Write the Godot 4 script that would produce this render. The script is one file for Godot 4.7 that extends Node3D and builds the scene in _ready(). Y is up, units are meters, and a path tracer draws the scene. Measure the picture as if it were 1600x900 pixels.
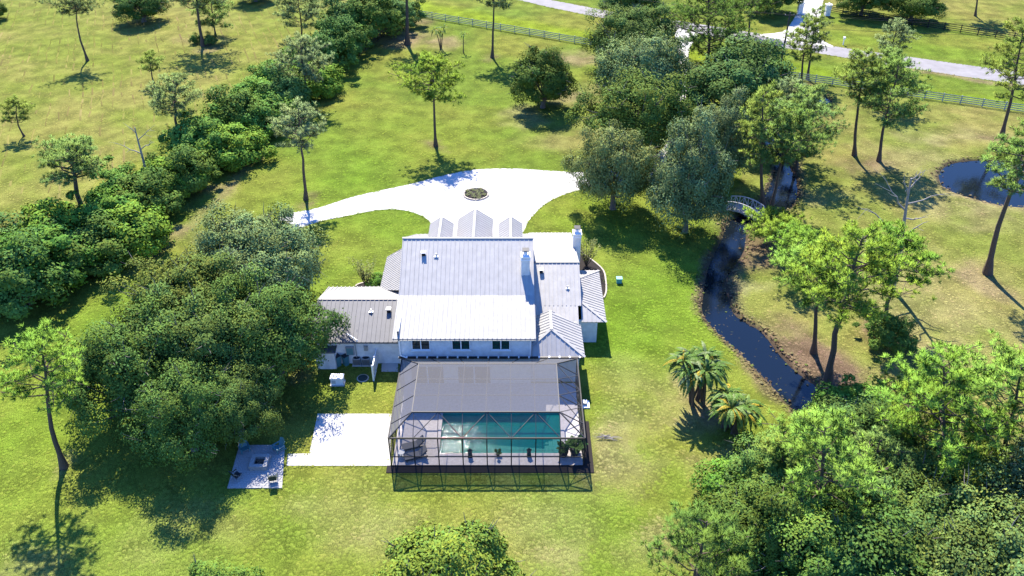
extends Node3D
# An aerial view of a white farmhouse with metal roofs, a screened pool, lawns, oaks, pines and a creek.

var used_names := {}
var mats := {}
var rng := RandomNumberGenerator.new()

# ---------------------------------------------------------------- mesh gathering
class Mb:
	static var slabs: Array[PackedVector2Array] = []
	var v := PackedVector3Array()
	var c := PackedColorArray()
	var n := PackedVector3Array()
	var tint := Color(1, 1, 1)
	func face(a: Vector3, b: Vector3, d: Vector3, nr := Vector3.ZERO) -> void:
		var g := (d - a).cross(b - a)
		if nr == Vector3.ZERO:
			nr = g.normalized()
		v.append(a); v.append(b); v.append(d)
		for k in 3:
			c.append(tint); n.append(nr)
	func face_out(a: Vector3, b: Vector3, d: Vector3, away: Vector3) -> void:
		if (d - a).cross(b - a).dot(away) < 0.0:
			face(a, d, b)
		else:
			face(a, b, d)
	func quad(a: Vector3, b: Vector3, d: Vector3, e: Vector3, away: Vector3) -> void:
		face_out(a, b, d, away); face_out(a, d, e, away)
	func box_at(t: Transform3D, s: Vector3) -> void:
		var h := s * 0.5
		for ax in 3:
			for sg in [-1.0, 1.0]:
				var nn := Vector3.ZERO; nn[ax] = sg
				var u := Vector3.ZERO; u[(ax + 1) % 3] = 1.0
				var w := Vector3.ZERO; w[(ax + 2) % 3] = 1.0
				var o := t * (nn * h)
				var bu := t.basis * (u * h)
				var bw := t.basis * (w * h)
				quad(o - bu - bw, o + bu - bw, o + bu + bw, o - bu + bw, t.basis * nn)
	func box(centre: Vector3, s: Vector3, turn := 0.0) -> void:
		box_at(Transform3D(Basis(Vector3.UP, turn), centre), s)
	func bar(a: Vector3, b: Vector3, w: float, h: float) -> void:
		var d := b - a
		if d.length() < 0.001: return
		var f := d.normalized()
		var up := Vector3.UP if absf(f.y) < 0.95 else Vector3.RIGHT
		var x := f.cross(up).normalized()
		var y := x.cross(f).normalized()
		box_at(Transform3D(Basis(x, y, f), (a + b) * 0.5), Vector3(w, h, d.length()))
	func tube(path: PackedVector3Array, radii: PackedFloat32Array, sides := 7, closed := true) -> void:
		var rings := []
		for i in path.size():
			var f := (path[mini(i + 1, path.size() - 1)] - path[maxi(i - 1, 0)]).normalized()
			var up := Vector3.UP if absf(f.y) < 0.9 else Vector3.RIGHT
			var x := f.cross(up).normalized()
			var y := x.cross(f).normalized()
			var ring := PackedVector3Array()
			for k in sides:
				var a := TAU * k / sides
				ring.append(x * cos(a) + y * sin(a))
			rings.append(ring)
		for i in path.size() - 1:
			for k in sides:
				var k2 := (k + 1) % sides
				var a: Vector3 = path[i] + rings[i][k] * radii[i]
				var b: Vector3 = path[i] + rings[i][k2] * radii[i]
				var d: Vector3 = path[i + 1] + rings[i + 1][k2] * radii[i + 1]
				var e: Vector3 = path[i + 1] + rings[i + 1][k] * radii[i + 1]
				var na: Vector3 = rings[i][k]; var nb: Vector3 = rings[i][k2]
				var nd: Vector3 = rings[i + 1][k2]; var ne: Vector3 = rings[i + 1][k]
				if (d - a).cross(b - a).dot(na) < 0.0:
					v.append_array([a, d, b, a, e, d]); n.append_array([na, nd, nb, na, ne, nd])
				else:
					v.append_array([a, b, d, a, d, e]); n.append_array([na, nb, nd, na, nd, ne])
				for j in 6: c.append(tint)
		if closed:
			for e in [0, path.size() - 1]:
				var away := (path[0] - path[1]) if e == 0 else (path[e] - path[e - 1])
				for k in sides:
					face_out(path[e], path[e] + rings[e][k] * radii[e], path[e] + rings[e][(k + 1) % sides] * radii[e], away)
	func lathe(at: Vector3, profile: Array, sides := 16) -> void:
		var p := PackedVector3Array(); var r := PackedFloat32Array()
		for q in profile:
			p.append(at + Vector3(0, q.y, 0)); r.append(q.x)
		for i in p.size() - 1:
			for k in sides:
				var a0 := TAU * k / sides; var a1 := TAU * (k + 1) / sides
				var d0 := Vector3(cos(a0), 0, sin(a0)); var d1 := Vector3(cos(a1), 0, sin(a1))
				var away := (d0 + d1) * (p[i + 1].y - p[i].y) + Vector3(0, 2.0 * (r[i] - r[i + 1]), 0)
				if away.length() < 1e-5: away = Vector3.UP
				quad(p[i] + d0 * r[i], p[i] + d1 * r[i], p[i + 1] + d1 * r[i + 1], p[i + 1] + d0 * r[i + 1], away)
	func slab(poly: PackedVector2Array, y0: float, y1: float) -> void:   # an upright prism over a plan
		slabs.append(poly)
		var t := Geometry2D.triangulate_polygon(poly)
		for i in range(0, t.size(), 3):
			var a := poly[t[i]]; var b := poly[t[i + 1]]; var d := poly[t[i + 2]]
			face_out(Vector3(a.x, y1, a.y), Vector3(b.x, y1, b.y), Vector3(d.x, y1, d.y), Vector3.UP)
		var cw := Geometry2D.is_polygon_clockwise(poly)
		for i in poly.size():
			var a := poly[i]; var b := poly[(i + 1) % poly.size()]
			var o := Vector3(b.y - a.y, 0, a.x - b.x) * (-1.0 if cw else 1.0)
			quad(Vector3(a.x, y0, a.y), Vector3(b.x, y0, b.y), Vector3(b.x, y1, b.y), Vector3(a.x, y1, a.y), o)
	func leaf(p: Vector3, nr: Vector3, l: float, w: float, r1: float, r2: float, soft: Vector3) -> void:   # a small folded leaf face
		var s := nr.cross(Vector3(r1, r2, 0.37)).normalized()
		var t := nr.cross(s)
		var a := p - s * l * 0.5; var b := p + s * l * 0.5
		var q := nr * w * -0.18
		if (b - a).cross(t).dot(nr) < 0.0: t = -t
		v.append_array([a, p + t * w * 0.5 + q, b, a, b, p - t * w * 0.5 + q])
		for j in 6:
			c.append(tint); n.append(soft)
	func mesh() -> ArrayMesh:
		var arr := []
		arr.resize(Mesh.ARRAY_MAX)
		arr[Mesh.ARRAY_VERTEX] = v
		arr[Mesh.ARRAY_COLOR] = c
		if n.size() == v.size(): arr[Mesh.ARRAY_NORMAL] = n
		var m := ArrayMesh.new()
		m.add_surface_from_arrays(Mesh.PRIMITIVE_TRIANGLES, arr)
		return m

# ---------------------------------------------------------------- naming and grouping
func numbered(called: String) -> String:
	var k: int = used_names.get(called, -1) + 1
	used_names[called] = k
	return called if k == 0 else "%s_%03d" % [called, k]

func thing(called: String, label: String, category: String, at := Vector3.ZERO, turn := 0.0, group := "") -> Node3D:
	var o := Node3D.new()
	o.name = numbered(called)
	add_child(o, true)
	o.position = at; o.rotation.y = turn
	describe(o, label, category, group)
	return o

func describe(o: Node, label: String, category := "", group := "", kind := "") -> void:
	if label: o.set_meta("label", label)
	if category: o.set_meta("category", category)
	if group: o.set_meta("group", group)
	if kind: o.set_meta("kind", kind)

func part(called: String, st, m: Material, parent: Node = self) -> MeshInstance3D:
	var o := MeshInstance3D.new()
	o.name = numbered(called) if parent == self else called
	o.mesh = st.mesh() if st is Mb else st
	o.material_override = m
	o.cast_shadow = GeometryInstance3D.SHADOW_CASTING_SETTING_ON
	parent.add_child(o, true)
	return o

func setting(called: String, st, m: Material, label := "", kind := "structure") -> MeshInstance3D:
	var o := part(called, st, m)
	describe(o, label, "", "", kind)
	return o

func copy_of(o: Node3D, label: String, group := "") -> Node3D:
	var r: Node3D = o.duplicate()
	var base := String(o.name)
	var rx := RegEx.create_from_string("_[0-9]{3}$")
	r.name = numbered(rx.sub(base, ""))
	add_child(r, true)
	describe(r, label, "", group)
	return r

# ---------------------------------------------------------------- materials
func lin(r: float, g: float, b: float) -> Color:
	return Color(r, g, b).linear_to_srgb()

func noise_image(size: int, freq: float, seed_: int, octaves := 4, lo := 0.5, hi := 1.0, kind := FastNoiseLite.TYPE_SIMPLEX_SMOOTH) -> Image:
	var nz := FastNoiseLite.new()
	nz.seed = seed_; nz.frequency = freq; nz.noise_type = kind
	nz.fractal_type = FastNoiseLite.FRACTAL_FBM; nz.fractal_octaves = octaves; nz.fractal_gain = 0.62
	var im := nz.get_seamless_image(size, size, false, false, 0.12, true)
	im.convert(Image.FORMAT_RGB8)
	var data := im.get_data()
	for i in data.size():
		data[i] = int(255.0 * (lo + (hi - lo) * data[i] / 255.0))
	return Image.create_from_data(size, size, false, Image.FORMAT_RGB8, data)

func tex(im: Image) -> ImageTexture:
	im.generate_mipmaps()
	return ImageTexture.create_from_image(im)

func material(called: String, col: Color, rough := 0.8, metal := 0.0) -> StandardMaterial3D:
	var m := StandardMaterial3D.new()
	m.resource_name = called
	m.albedo_color = col; m.roughness = rough; m.metallic = metal
	m.cull_mode = BaseMaterial3D.CULL_DISABLED
	mats[called] = m
	return m

func speckled(m: StandardMaterial3D, t: Texture2D, metres: float, t2: Texture2D = null) -> StandardMaterial3D:
	m.albedo_texture = t
	m.uv1_triplanar = true; m.uv1_world_triplanar = true
	m.uv1_scale = Vector3.ONE / metres
	return m

func make_materials() -> void:
	var fine := noise_image(512, 0.035, 3, 5, 0.0, 1.0)
	var grain := tex(noise_image(512, 0.05, 5, 5, 0.62, 1.0))
	var worn := tex(noise_image(512, 0.012, 9, 6, 0.86, 1.0))
	var bumps := fine.duplicate()
	bumps.bump_map_to_normal_map(6.0)
	var bump_tex := tex(bumps)
	# the lawn: vertex colours carry the patches, two textures the blades
	var g := material("grass", Color(1, 1, 1), 0.9)
	g.vertex_color_use_as_albedo = true
	g.albedo_texture = tex(noise_image(1024, 0.075, 21, 5, 0.3, 1.0))
	g.detail_enabled = true; g.detail_albedo = tex(noise_image(512, 0.014, 31, 6, 0.66, 1.0)); g.detail_blend_mode = BaseMaterial3D.BLEND_MODE_MUL
	g.detail_uv_layer = BaseMaterial3D.DETAIL_UV_2; g.uv2_triplanar = true; g.uv2_world_triplanar = true; g.uv2_scale = Vector3.ONE / 29.0
	g.uv1_triplanar = true; g.uv1_world_triplanar = true; g.uv1_scale = Vector3.ONE / 8.5
	g.normal_enabled = true; g.normal_texture = bump_tex; g.normal_scale = 0.12
	g.metallic_specular = 0.15
	for a in [["leaf", 0.75, Color(0.6, 0.75, 0.25)], ["needle", 0.75, Color(0.7, 0.9, 0.3)]]:
		var l := material(a[0], Color(1, 1, 1), a[1])
		l.vertex_color_use_as_albedo = true
		l.backlight = a[2]
		l.metallic_specular = 0.15
		for k in 3:
			var l2: StandardMaterial3D = l.duplicate()
			l2.albedo_color = [Color(1.0, 0.98, 0.86), Color(0.92, 0.97, 0.9), Color(0.97, 1.0, 1.0)][k]
			mats[a[0] + str(k)] = l2
	var tf := material("tuft", Color(1, 1, 1), 0.85)
	tf.vertex_color_use_as_albedo = true; tf.metallic_specular = 0.1; tf.backlight = Color(0.5, 0.6, 0.2)
	var b := material("bark", lin(0.16, 0.115, 0.085), 0.95)
	speckled(b, grain, 1.1); b.normal_enabled = true; b.normal_texture = bump_tex; b.normal_scale = 1.5
	var gb := material("grey_bark", lin(0.24, 0.215, 0.19), 0.95)
	speckled(gb, grain, 1.3); gb.normal_enabled = true; gb.normal_texture = bump_tex
	var dw := material("dead_wood", lin(0.42, 0.38, 0.35), 0.9)
	speckled(dw, grain, 0.8)
	speckled(material("concrete", lin(0.5, 0.485, 0.465), 0.85), worn, 17.0)
	speckled(material("road_surface", lin(0.24, 0.228, 0.235), 0.9), worn, 21.0)
	speckled(material("deck_pavers", lin(0.74, 0.68, 0.67), 0.85), worn, 2.2)
	speckled(material("patio_pavers", lin(0.5, 0.49, 0.49), 0.85), grain, 1.8)
	speckled(material("mulch", lin(0.022, 0.016, 0.015), 1.0), grain, 0.9)
	speckled(material("pine_straw", lin(0.12, 0.08, 0.055), 1.0), grain, 1.3)
	speckled(material("rim_stone", lin(0.6, 0.53, 0.45), 0.9), grain, 1.0)
	speckled(material("white_siding", lin(0.82, 0.82, 0.8), 0.6), worn, 5.0)
	material("white_paint", lin(0.82, 0.82, 0.82), 0.45)
	material("white_vinyl", lin(0.8, 0.8, 0.79), 0.35)
	speckled(material("roof_metal", lin(0.405, 0.39, 0.37), 0.5, 0.06), worn, 6.0)
	speckled(material("white_roof_metal", lin(0.35, 0.345, 0.335), 0.6, 0.0), worn, 8.0).metallic_specular = 0.3
	speckled(material("dull_roof_metal", lin(0.142, 0.14, 0.146), 0.5, 0.1), worn, 6.0)
	material("dark_metal", lin(0.02, 0.02, 0.024), 0.4, 0.4)
	material("bronze_frame", lin(0.045, 0.043, 0.046), 0.65)
	material("eave_bronze", lin(0.012, 0.011, 0.012), 0.7)
	material("pale_frame", lin(0.4, 0.4, 0.42), 0.4)
	var gl := material("window_glass", lin(0.01, 0.03, 0.03), 0.05)
	gl.metallic_specular = 0.6
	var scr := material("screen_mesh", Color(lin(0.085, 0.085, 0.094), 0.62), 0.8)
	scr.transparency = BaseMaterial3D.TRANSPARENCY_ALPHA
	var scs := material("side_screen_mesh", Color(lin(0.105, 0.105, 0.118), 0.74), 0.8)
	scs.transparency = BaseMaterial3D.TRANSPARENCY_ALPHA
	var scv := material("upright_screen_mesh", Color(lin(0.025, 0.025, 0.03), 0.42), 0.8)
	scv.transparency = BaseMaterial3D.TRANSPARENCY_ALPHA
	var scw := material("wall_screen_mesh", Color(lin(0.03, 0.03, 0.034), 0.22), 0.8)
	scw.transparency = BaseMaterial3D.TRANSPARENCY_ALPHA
	speckled(material("pool_plaster", lin(0.055, 0.5, 0.45), 0.6), worn, 3.0)
	material("pool_tile", lin(0.02, 0.2, 0.22), 0.3)
	var pw := material("pool_water", Color(lin(0.0, 0.36, 0.33), 0.36), 0.04)
	pw.transparency = BaseMaterial3D.TRANSPARENCY_ALPHA
	pw.normal_enabled = true; pw.normal_texture = bump_tex; pw.normal_scale = 0.12
	pw.uv1_triplanar = true; pw.uv1_world_triplanar = true; pw.uv1_scale = Vector3.ONE / 4.0
	var cw := material("creek_water", lin(0.005, 0.008, 0.012), 0.035)
	cw.normal_enabled = true; cw.normal_texture = bump_tex; cw.normal_scale = 0.035
	cw.uv1_triplanar = true; cw.uv1_world_triplanar = true; cw.uv1_scale = Vector3.ONE / 6.0
	cw.metallic_specular = 0.5
	material("teal_plastic", lin(0.07, 0.2, 0.23), 0.45)
	material("teal_box_paint", lin(0.12, 0.42, 0.4), 0.5)
	material("dark_plastic", lin(0.012, 0.016, 0.02), 0.5)
	material("dark_green_fabric", lin(0.02, 0.035, 0.028), 0.8)
	material("grey_cushion", lin(0.2, 0.2, 0.215), 0.9)
	material("grey_metal", lin(0.34, 0.35, 0.36), 0.45, 0.3)
	speckled(material("block_stone", lin(0.45, 0.44, 0.43), 0.9), grain, 1.4)
	material("soot", lin(0.012, 0.011, 0.011), 1.0)
	speckled(material("green_fence_paint", lin(0.46, 0.54, 0.48), 0.8), grain, 2.0)
	speckled(material("black_fence_paint", lin(0.02, 0.018, 0.016), 0.8), grain, 2.0)
	speckled(material("brown_rail_wood", lin(0.07, 0.045, 0.03), 0.9), grain, 2.0)
	speckled(material("pole_wood", lin(0.1, 0.085, 0.075), 0.9), grain, 1.5)
	speckled(material("bridge_timber", lin(0.42, 0.4, 0.39), 0.8), grain, 2.0)
	var st := material("plant_leaf", Color(1, 1, 1), 0.5)
	st.vertex_color_use_as_albedo = true; st.backlight = Color(0.5, 0.6, 0.2); st.metallic_specular = 0.2
	var sw := material("wire_black", lin(0.03, 0.03, 0.03), 0.6)
	sw.metallic_specular = 0.2

# ---------------------------------------------------------------- plants
func tone(base: Color, spread: float) -> Color:
	var k := 1.0 + rng.randf_range(-spread, spread)
	var warm := 1.0 + rng.randf_range(-spread, spread) * 0.5
	return Color(base.r * k * warm, base.g * k, base.b * k * (2.0 - warm))

func any_dir() -> Vector3:
	var y := rng.randf_range(-1, 1); var a := rng.randf() * TAU
	var r := sqrt(1.0 - y * y)
	return Vector3(r * cos(a), y, r * sin(a))

func tuft(mb: Mb, p: Vector3, d: Vector3, l: float, count: int, col: Color) -> void:
	for k in count:
		var e := (any_dir() + d * 0.75).normalized()
		mb.tint = tone(col, 0.16)
		var w := e.cross(any_dir()).normalized() * l * 0.115
		var tip := p + e * l * rng.randf_range(0.75, 1.1)
		var b := p + w * 0.5 + e * l * 0.3
		var a := p - w * 0.5
		if (tip - a).cross(b - a).dot(d + Vector3.UP) < 0.0:
			mb.v.append_array([a, tip, b])
		else:
			mb.v.append_array([a, b, tip])
		var soft := (e * 0.45 + d * 0.6 + Vector3(0, 0.4, 0)).normalized()
		for j in 3:
			mb.c.append(mb.tint); mb.n.append(soft)

# a pine: bare trunk, limbs near the top, needles in bushy tufts at the ends of the twigs
func pine(label: String, base: Vector3, top: Vector3, crown_w: float, depth := 0.4, seed_ := 1, full := 1.0, col := Color(0.10, 0.18, 0.03), group := "", wiggle := 0.25, girth := 1.0, called := "pine_tree") -> Node3D:
	rng.seed = seed_ * 7919 + 13
	var o := thing(called, label, "pine", base, 0.0, group)
	var h := top.y
	var tk := Mb.new()
	var path := PackedVector3Array(); var rad := PackedFloat32Array()
	var bend := Vector3(rng.randf_range(-1, 1), 0, rng.randf_range(-1, 1)) * wiggle
	var r0 := (h * 0.0125 + 0.07) * girth
	for i in 10:
		var t := i / 9.0
		path.append(top * t + bend * sin(t * PI * 1.4) + Vector3(rng.randf_range(-1, 1), 0, rng.randf_range(-1, 1)) * wiggle * 0.2 * (1.0 if i > 0 and i < 9 else 0.0) + Vector3(0, -0.15 if i == 0 else 0.0, 0))
		rad.append(r0 * ((1.75 if i == 0 else 1.0) - 0.78 * t))
	tk.tube(path, rad, 7)
	var cr := Mb.new()
	var rr := crown_w * 0.5
	var ci := int(16 + crown_w * 2.2)
	var tl := clampf(crown_w * 0.058, 0.33, 0.44)
	for i in ci:
		var u := (i + rng.randf()) / ci
		var t := 1.0 - depth * (1.0 - u)
		var k := t * 9.0
		var j := mini(int(k), 8)
		var p0 := path[j].lerp(path[j + 1], k - j)
		var reach := rr * 1.22 * (0.5 + 0.45 * sin(clampf(u * 1.25 + 0.1, 0, 1) * PI)) * rng.randf_range(0.6, 1.08)
		if u > 0.85: reach *= 0.75
		if rng.randf() > full and u < 0.6:
			reach *= 0.45
		var a := i * 2.39996 + rng.randf_range(-0.5, 0.5)
		var rise := rng.randf_range(-0.12, 0.22) + u * 0.32
		var d := Vector3(cos(a), rise, sin(a))
		var bp := PackedVector3Array([p0])
		var br := PackedFloat32Array([r0 * 0.28 * (1.15 - 0.5 * u)])
		var kink := any_dir() * 0.12
		for s in range(1, 5):
			var f := s / 4.0
			bp.append(p0 + d * reach * f + Vector3(0, f * f * reach * 0.16, 0) + kink * sin(f * PI * 2.0) * reach)
			br.append(br[0] * (1.0 - 0.82 * f))
		tk.tube(bp, br, 5, false)
		var cc := tone(col, 0.14)
		var n := int((8.0 + reach * 8.0) * full)
		for q in n:
			var f := rng.randf_range(0.42, 1.02)
			var seg := mini(int(f * 4.0), 3)
			var c0 := bp[seg].lerp(bp[seg + 1], f * 4.0 - seg)
			var side := any_dir() * Vector3(1, 0.42, 1)
			var off := side * reach * 0.34 * rng.randf() + Vector3(0, 0.1 * reach * rng.randf(), 0)
			if q % 3 == 0:
				tk.bar(c0, c0 + off, 0.035, 0.035)
			tuft(cr, c0 + off, (off.normalized() * 0.7 + Vector3(0, 0.7, 0) + d * 0.3).normalized(), tl * rng.randf_range(0.8, 1.2), 24, cc)
	for q in int(10 * full):
		tuft(cr, path[9] + any_dir() * rr * 0.24, Vector3.UP, tl, 22, tone(col, 0.1))
	part("trunk", tk, mats.bark, o)
	part("crown", cr, mats["needle" + str(seed_ % 3)], o)
	return o

# the trunk and crown of a broadleaf tree: leaf clumps on an uneven dome
func broadleaf(seed_: int, r: float, h: float, low: float, clumps: int, leaves: int, leaf_l: float, col: Color, shrub := false, lump := 0.25, drape := 0.0) -> Array:
	rng.seed = seed_ * 104729 + 7
	var cr := Mb.new(); var tk := Mb.new()
	var nz := FastNoiseLite.new(); nz.seed = seed_; nz.frequency = 0.9
	var hole_scale := 0.62
	var centres: Array[Vector3] = []
	var mid := low + (h - low) * 0.32
	for i in clumps:
		var y := 1.0 - 1.32 * (i + 0.5) / clumps
		var a := i * 2.39996 + rng.randf_range(-0.35, 0.35)
		var q := sqrt(maxf(0.0, 1.0 - y * y))
		var d := Vector3(q * cos(a), y, q * sin(a))
		var k := 1.0 + lump * nz.get_noise_3dv(d * 1.6) * 2.0 + rng.randf_range(-0.24, 0.1)
		if i % 5 == 4: k *= rng.randf_range(0.5, 0.75)
		var p := Vector3(d.x * r * k, 0, d.z * r * k)
		p.y = mid + (d.y * (h - mid) * k if d.y > 0.0 else d.y * (mid - low))
		centres.append(p)
	var cs := r * 0.22 + 0.25
	for i in centres.size():
		var p := centres[i]
		var out := Vector3(p.x / r, (p.y - mid) / (h - mid) * 0.9 + 0.25, p.z / r).normalized()
		var size := cs * (rng.randf_range(0.55, 1.0) if i % 3 else rng.randf_range(0.95, 1.5))
		var cc := tone(col, 0.2)
		for j in leaves:
			var d := any_dir()
			if d.dot(out) < -0.35 and rng.randf() < 0.7: d = -d
			var rad := size * pow(rng.randf(), 0.28) * (1.0 + 0.22 * nz.get_noise_3dv(d * 3.0 + p))
			if rng.randf() < 0.1: rad *= rng.randf_range(1.1, 1.55)
			var lp := p + d * Vector3(1, 0.8, 1) * rad
			if drape > 0.0 and rng.randf() < drape: lp.y -= rng.randf() * size * 1.1
			if lp.y < low * 0.55: continue
			if nz.get_noise_3dv(lp * hole_scale) < -0.3: continue
			cr.tint = tone(cc, 0.3)
			var nr := (d * 0.7 + out * 0.35 + any_dir() * 0.62 + Vector3(0, 0.2, 0)).normalized()
			var l := leaf_l * rng.randf_range(0.7, 1.3)
			cr.leaf(lp, nr, l, l * 0.62, rng.randf_range(-1, 1), rng.randf_range(-1, 1), (nr * 0.75 + d * 0.35 + out * 0.3).normalized())
	if not shrub:
		var tr := r * 0.05 + 0.12
		var fork := Vector3(rng.randf_range(-0.3, 0.3), low * 0.85 + 0.4, rng.randf_range(-0.3, 0.3))
		tk.tube(PackedVector3Array([Vector3(0, -0.2, 0), Vector3(0.05, fork.y * 0.4, 0), fork]), PackedFloat32Array([tr * 1.5, tr, tr * 0.9]), 9)
		for i in range(0, centres.size(), 3):
			var e := centres[i]
			var m := fork.lerp(e, 0.5) + Vector3(0, -0.12 * r, 0) + any_dir() * 0.3
			tk.tube(PackedVector3Array([fork, m, e]), PackedFloat32Array([tr * 0.42, tr * 0.24, 0.03]), 5, false)
		for i in range(1, centres.size(), 3):   # bare twigs beyond the leaves
			var e := centres[i]
			var o := Vector3(e.x / r, (e.y - mid) / (h - mid) + 0.2, e.z / r).normalized()
			for j in 2:
				var tip := e + (o + any_dir() * 0.7).normalized() * cs * rng.randf_range(1.1, 1.6)
				tk.tube(PackedVector3Array([e, e.lerp(tip, 0.6) + any_dir() * 0.12, tip]), PackedFloat32Array([0.045, 0.03, 0.01]), 4, false)
	else:
		for i in range(0, centres.size(), 4):
			var e := centres[i] * Vector3(0.8, 0.9, 0.8)
			tk.tube(PackedVector3Array([Vector3(rng.randf_range(-0.3, 0.3), -0.1, rng.randf_range(-0.3, 0.3)), e * Vector3(0.4, 0.6, 0.4), e]), PackedFloat32Array([0.07, 0.05, 0.02]), 4, false)
	return [tk.mesh(), cr.mesh()]

func leafy(called: String, label: String, category: String, made: Array, base: Vector3, s: Vector3, turn: float, group := "", bark := "grey_bark") -> Node3D:
	var o := thing(called, label, category, base, turn, group)
	o.scale = s
	part("trunk" if category != "shrub" else "stems", made[0], mats[bark], o)
	part("crown" if category != "shrub" else "foliage", made[1], mats["leaf" + str(absi(int(base.x * 7.0 + base.z * 3.0)) % 3)], o)
	return o

# a leafless tree: a stem that forks into crooked branches
func bare_tree(label: String, base: Vector3, top: Vector3, limbs: Array, r0: float, seed_: int, m: Material) -> Node3D:
	rng.seed = seed_
	var o := thing("dead_tree", label, "dead tree", base)
	var tk := Mb.new()
	var path := PackedVector3Array(); var rad := PackedFloat32Array()
	for i in 7:
		var t := i / 6.0
		path.append(top * t + Vector3(sin(t * 5.0), 0, cos(t * 4.0) - 1.0) * 0.12 + Vector3(0, -0.15 if i == 0 else 0.0, 0)); rad.append(r0 * (1.15 - 0.85 * t))
	tk.tube(path, rad, 7)
	part("trunk", tk, m, o)
	for q in limbs:   # [share of the trunk's height, reach as a vector]
		var bb := Mb.new()
		var k: float = q[0] * 6.0
		var j := mini(int(k), 5)
		var p0 := path[j].lerp(path[j + 1], k - j)
		var d: Vector3 = q[1]
		var bp := PackedVector3Array([p0]); var br := PackedFloat32Array([r0 * 0.5 * (1.1 - q[0] * 0.5)])
		for s in range(1, 6):
			var f := s / 5.0
			bp.append(p0 + d * f + any_dir() * d.length() * 0.055); br.append(br[0] * (1.0 - 0.85 * f))
		bb.tube(bp, br, 5, false)
		for s in [2, 3, 4]:
			var e: Vector3 = bp[s] + (d.normalized() * 0.6 + any_dir() * 0.8) * d.length() * 0.3
			bb.tube(PackedVector3Array([bp[s], bp[s].lerp(e, 0.5) + any_dir() * 0.1, e]), PackedFloat32Array([br[s] * 0.7, br[s] * 0.45, 0.012]), 4, false)
		part("branch", bb, m, o)
	return o

# arching blades on long stalks (traveller's palm, banana)
func blade_mesh(l: float, w: float, droop: float, stalk: float, col: Color, ragged: bool) -> ArrayMesh:
	var mb := Mb.new()
	var pts := PackedVector3Array()
	var n := 9
	for i in n + 1:
		var t := float(i) / n
		pts.append(Vector3(l * (t - 0.18 * droop * t * t), l * (0.75 * t - droop * t * t), 0))
	mb.tint = Color(col.r * 1.1, col.g * 0.9, col.b)
	var st := PackedVector3Array(); var sr := PackedFloat32Array()
	for i in n + 1:
		st.append(pts[i]); sr.append(0.03 * (1.05 - float(i) / n))
	mb.tube(st, sr, 4, false)
	mb.n.clear()
	for i in range(int(n * stalk), n):
		var t0 := (i - n * stalk) / (n - n * stalk); var t1 := (i + 1 - n * stalk) / (n - n * stalk)
		for s in [-1.0, 1.0]:
			mb.tint = tone(col, 0.16)
			var w0: float = w * sin(clampf(t0 * 0.92 + 0.06, 0, 1) * PI) * s; var w1: float = w * sin(clampf(t1 * 0.92 + 0.06, 0, 1) * PI) * s
			var b0 := Vector3(0, -absf(w0) * rng.randf_range(0.1, 0.5), w0); var b1 := Vector3(0, -absf(w1) * rng.randf_range(0.1, 0.5), w1)
			var e := pts[i + 1].lerp(pts[i], 0.18 if ragged else 0.0)
			mb.v.append_array([pts[i], pts[i] + b0, e + b1, pts[i], e + b1, pts[i + 1]])
			for j in 6: mb.c.append(mb.tint)
	mb.n.clear()
	return mb.mesh()

func blade_plant(called: String, label: String, category: String, base: Vector3, stems: Array, leaves_each: int, l: float, w: float, seed_: int, stem_m: Material) -> Node3D:
	rng.seed = seed_
	var o := thing(called, label, category, base)
	var shapes := []
	for k in 6:
		var col := Color(0.09, 0.16, 0.03)
		if k == 4: col = Color(0.3, 0.24, 0.03)
		if k == 3: col = Color(0.13, 0.2, 0.05)
		if k == 2: col = Color(0.15, 0.2, 0.08)
		shapes.append(blade_mesh(l * rng.randf_range(0.85, 1.1), w, rng.randf_range(0.75, 1.25), 0.25, col, true))
	for s in stems:   # [foot offset, height, lean]
		var mb := Mb.new()
		var foot: Vector3 = s[0]; var hd: Vector3 = foot + s[2] + Vector3(0, s[1], 0)
		mb.tube(PackedVector3Array([foot - Vector3(0, 0.1, 0), foot.lerp(hd, 0.5) - s[2] * 0.15, hd]), PackedFloat32Array([0.11, 0.085, 0.06]), 6)
		part("stem", mb, stem_m, o)
		for k in leaves_each:
			var pick: int = [0, 1, 3, 5, 0, 2, 1, 3, 4, 5][rng.randi() % 10]
			var lf := part("leaf", shapes[pick], mats.plant_leaf, o)
			lf.position = hd - Vector3(0, 0.12, 0)
			lf.rotation = Vector3(0, k * 2.39996 + rng.randf_range(-0.4, 0.4), 0)
			lf.rotate_object_local(Vector3.FORWARD, rng.randf_range(-0.75, 0.35))
	return o

# ---------------------------------------------------------------- ground
var creek_plan := PackedVector2Array()
var pond_plan := PackedVector2Array()
var zones := []
var spots := []
var strips := []
var ground_xs := PackedFloat32Array()
var ground_zs := PackedFloat32Array()
var ground_cols := PackedColorArray()
var field_plan := PackedVector2Array()
var paved: Array[PackedVector2Array] = []

func ground_colour(x: float, z: float) -> Color:
	var i := clampi(ground_xs.bsearch(x), 0, ground_xs.size() - 1); var j := clampi(ground_zs.bsearch(z), 0, ground_zs.size() - 1)
	return ground_cols[j * ground_xs.size() + i]

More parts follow.
